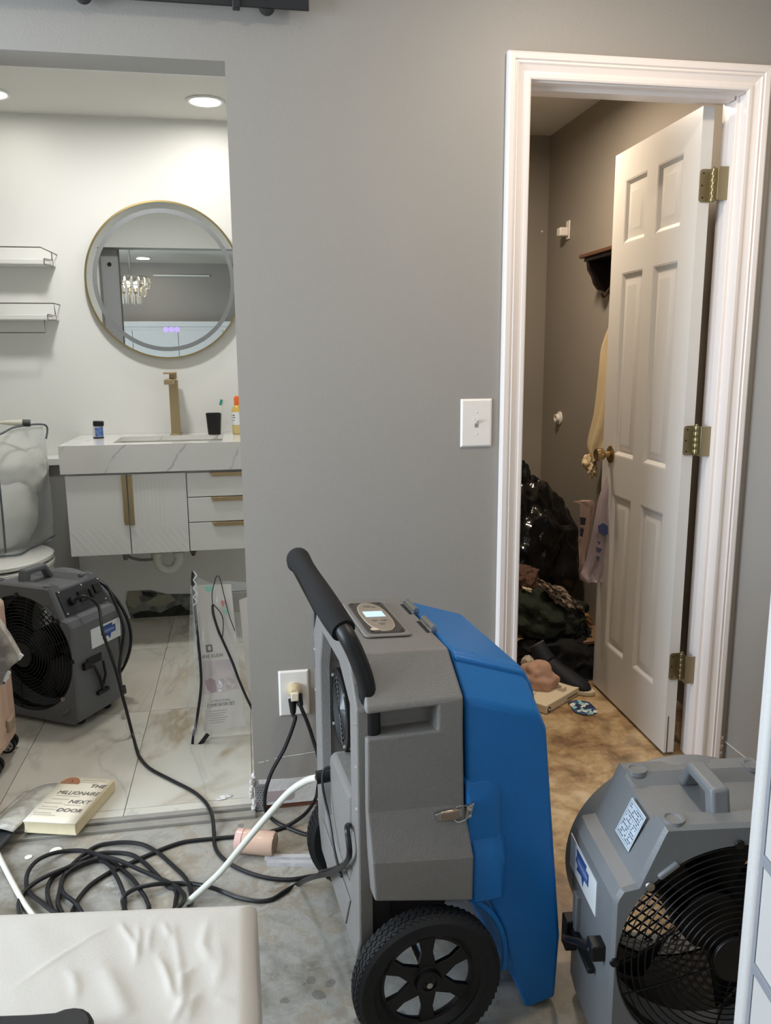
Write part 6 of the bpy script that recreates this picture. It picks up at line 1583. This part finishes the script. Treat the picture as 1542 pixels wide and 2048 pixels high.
# pile of clothes
def lump(name, label, px, py, y, rad, m, seed, amp=0.25, ridge=0.05, fz=0.001, sub=5, rot=0, fr=2.0):
    c = at(px, py, 1, y); M_ = Matrix.Rotation(rot, 3, 'Y').to_4x4()
    q = MB().blob(c, rad, amp, fr if ridge else 1.0, seed, sub, ridge, flatz=fz, M=M_); return solo(q, name, m, label, 'clothes', 'clothes heaped on the closet floor', ang=1.0)
lump('green_garment', 'dark green cloth heaped on the closet pile', 1088, 1232, 1.02, (0.19, 0.17, 0.12), mat('dark_green_cloth', (30, 36, 24), 0.9, bump=0.5, bscale=30), 2, 0.3, 0.06, rot=R(20))
lump('black_garment', 'black cloth at the bottom of the closet pile beside the boot', 1120, 1330, 0.90, (0.20, 0.15, 0.14), mat('black_cloth', (20, 20, 21), 0.95, bump=0.8, bscale=60), 12, 0.3, 0.08)
lump('brown_garment', 'brown cloth beside the door casing above the green one', 1046, 1158, 1.10, (0.075, 0.08, 0.06), mat('brown_cloth', (84, 60, 48), 0.9), 4, 0.3, 0.04)
lump('floral_scarf', 'beige and black floral scarf draped across the pile', 1124, 1196, 0.93, (0.105, 0.05, 0.030), mat('floral_cloth', (150, 134, 116), 0.85, rgb2=(52, 44, 38), vscale=55, vdetail=2), 6, 0.4, 0.10, rot=R(38))
lump('floral_scarf', 'dark end of the floral scarf hanging down the right side of the pile', 1146, 1262, 0.92, (0.045, 0.05, 0.11), mat('dark_floral_cloth', (44, 46, 46), 0.85, rgb2=(78, 80, 80), vscale=60), 7, 0.35, 0.08)
lump('tan_garment', 'small tan cloth corner at the right of the pile', 1164, 1232, 1.05, (0.055, 0.03, 0.022), mat('tan_cloth', (172, 132, 92), 0.85), 8, 0.3, 0.05, rot=R(35))
lump('pale_garment', 'small cream cloth tip at the top of the green cloth', 1066, 1184, 1.0, (0.05, 0.02, 0.010), mat('cream_tip', (200, 186, 156), 0.8), 9, 0.3, 0.05, rot=R(25))
lump('peach_garment', 'peach pink cloth beside the white box', 1076, 1358, 0.66, (0.078, 0.07, 0.070), mat('peach_cloth', (186, 150, 130), 0.85, bump=0.3, bscale=60), 10, 0.30, 0.0)
p = at(1056, 1325, 1, 0.78); q = MB().blob(p, (0.028, 0.028, 0.030), 0.15, 2, 1, 4, 0.0); solo(q, 'white_ball', mat('offwhite_plastic', (186, 176, 156), 0.4), 'small off white rounded object between the green cloth and the peach cloth', 'ornament')
# wooden drawer front leaning at the back
a, c = at(1150, 1284, 1, 0.84), at(1200, 1342, 1, 0.84)
wdn = thing('wooden_box', 'low brown wooden box behind the clothes near the door edge', 'box', ((a.x + c.x) / 2, 0.93, 0))
part(MB().box(a.x, c.x + 0.10, 0.84, 1.02, max(c.z, 0.004), a.z - 0.012), 'box_front', mat('walnut_brown', (112, 92, 74), 0.6, var=0.1, vscale=12), wdn, world=True, bevel=0.003)
part(MB().box(a.x - 0.004, c.x + 0.10, 0.835, 1.024, a.z - 0.012, a.z), 'box_lid', mat('tan_board', (140, 108, 80), 0.6, var=0.1, vscale=12), wdn, world=True, bevel=0.002)
# white box
zb2 = 0.034
bq = [at(1078, 1428, 2, 0.0) , at(1085, 1418, 2, 0.0)]
T = [at(1077, 1402, 2, zb2), at(1092, 1412, 2, zb2), at(1160, 1373, 2, zb2), at(1109, 1346, 2, zb2)]
e1 = (T[2] - T[1]); e1.z = 0; L1 = e1.length; e1.normalize(); e2 = Vector((-e1.y, e1.x, 0)); L2 = 0.17
wbx = thing('white_box', 'slim white carton with grey print and a round logo lying by the shoe', 'box', (T[1].x, T[1].y, 0), (0, 0, math.atan2(e1.y, e1.x)))
part(MB().box(0, L1, 0, L2, 0.001, zb2 - 0.004), 'carton', mat('white_carton', (226, 212, 184), 0.5), wbx, bevel=0.002)
part(MB().box(-0.001, L1 + 0.001, -0.001, L2 + 0.001, zb2 - 0.012, zb2), 'carton_lid', mat('white_carton', (226, 212, 184)), wbx, bevel=0.002)
q = MB()
for k in range(7):
    q.box(L1 * 0.62, L1 * 0.62 + 0.03 + 0.02 * ((k * 7) % 3) / 2, 0.02 + k * 0.007, 0.0235 + k * 0.007, zb2, zb2 + 0.0004)
for k in range(4): q.box(L1 * 0.25 + k * 0.012, L1 * 0.25 + k * 0.012 + 0.006, 0.09 + 0.004 * k, 0.094 + 0.004 * k, zb2, zb2 + 0.0004)
q.box(L1 * 0.62, L1 * 0.92, -0.0014, -0.0004, 0.010, 0.016)
part(q, 'print', mat('brown_grey_ink', (120, 106, 86), 0.6), wbx)
part(MB().lathe([(0.011, 0), (0.011, 0.0006)], 20, frame((0.022, -0.001, 0.013), (1, 0, 0), (0, 0, 1))), 'round_mark', INKBLACK, wbx)
part(MB().lathe([(0.006, 0.0006), (0.006, 0.0009)], 16, frame((0.022, -0.001, 0.013), (1, 0, 0), (0, 0, 1))), 'round_mark_centre', mat('white_carton', (226, 212, 184)), wbx)
# sneaker boot, toe to the right-front
tp_, hp2 = at(1180, 1380, 2, 0.02), at(1118, 1318, 2, 0.10)
d_ = Vector((0.62, -0.78, 0)).normalized()
bo = thing('shoe', 'dark blue high top shoe with a white sole lying on the closet floor', 'shoe', (tp_.x, tp_.y, 0.0), (0, 0, math.atan2(d_.y, d_.x)))
NAVY = mat('dark_denim_blue', (26, 30, 38), 0.7, bump=0.3, bscale=70)
def foot(zf, n=26):
    return None
rs = []
for (x, hw, z0, z1) in ((0.0, 0.012, 0.012, 0.026), (-0.015, 0.030, 0.008, 0.044), (-0.05, 0.042, 0.006, 0.058), (-0.10, 0.042, 0.006, 0.080), (-0.15, 0.036, 0.006, 0.100), (-0.20, 0.035, 0.006, 0.125), (-0.25, 0.034, 0.010, 0.130), (-0.265, 0.020, 0.02, 0.115)):
    zc, hz_ = (z0 + z1) / 2, (z1 - z0) / 2
    rs.append([Vector((x, hw * math.cos(2 * PI * k / 18), zc + hz_ * math.sin(2 * PI * k / 18))) for k in range(18)])
part(MB().rings(rs), 'upper', NAVY, bo, ang=1.2)
part(MB().tube([(-0.20, 0, 0.09), (-0.225, 0.0, 0.12), (-0.25, 0.005, 0.15)], lambda t: 0.040 - 0.008 * t, 18), 'ankle', NAVY, bo)
part(MB().tube([(-0.248, 0.005, 0.147), (-0.252, 0.005, 0.152)], 0.034, 18), 'cuff', mat('pale_cuff', (84, 88, 94), 0.7), bo)
so = [(0.012 - 0.14 + 0.148 * math.cos(2 * PI * k / 36), (0.046 + 0.004 * math.cos(2 * PI * k / 36)) * math.sin(2 * PI * k / 36)) for k in range(36)]
part(MB().prism(so, 2, 0.001, 0.018), 'sole', mat('white_rubber_sole', (208, 194, 168), 0.5), bo, bevel=0.003)
# patterned pouch
P = [at(a, c, 2, 0.006) for a, c in ((1136, 1405), (1152, 1400), (1178, 1404), (1190, 1415), (1196, 1424), (1185, 1428), (1165, 1428), (1150, 1424))]
q = MB().rings([[Vector((p.x, p.y, 0.001)) for p in P], [Vector((p.x, p.y, 0.008)) for p in P]])
pm_ = bpy.data.materials.new('patterned_pouch_cloth'); pm_.use_nodes = True; nt = pm_.node_tree; N = nt.nodes.new; Lk = nt.links.new
vo = N('ShaderNodeTexVoronoi'); vo.inputs['Scale'].default_value = 48; tcx = N('ShaderNodeTexCoord'); Lk(tcx.outputs['Object'], vo.inputs['Vector'])
sp_ = N('ShaderNodeSeparateColor'); Lk(vo.outputs['Color'], sp_.inputs[0])
r_ = ramp(sp_.outputs[0], [(0.0, (36, 52, 88)), (0.28, (150, 196, 206)), (0.5, (228, 230, 224)), (0.74, (60, 92, 130))]); nt.nodes[-1] if False else None
for nn in nt.nodes:
    if nn.type == 'VALTORGB': nn.color_ramp.interpolation = 'CONSTANT'
Lk(r_, nt.nodes['Principled BSDF'].inputs['Base Color'])
solo(q, 'patterned_pouch', pm_, 'small flat blue and white patterned pouch on the closet floor before the shoe', 'pouch', bevel=0.002)
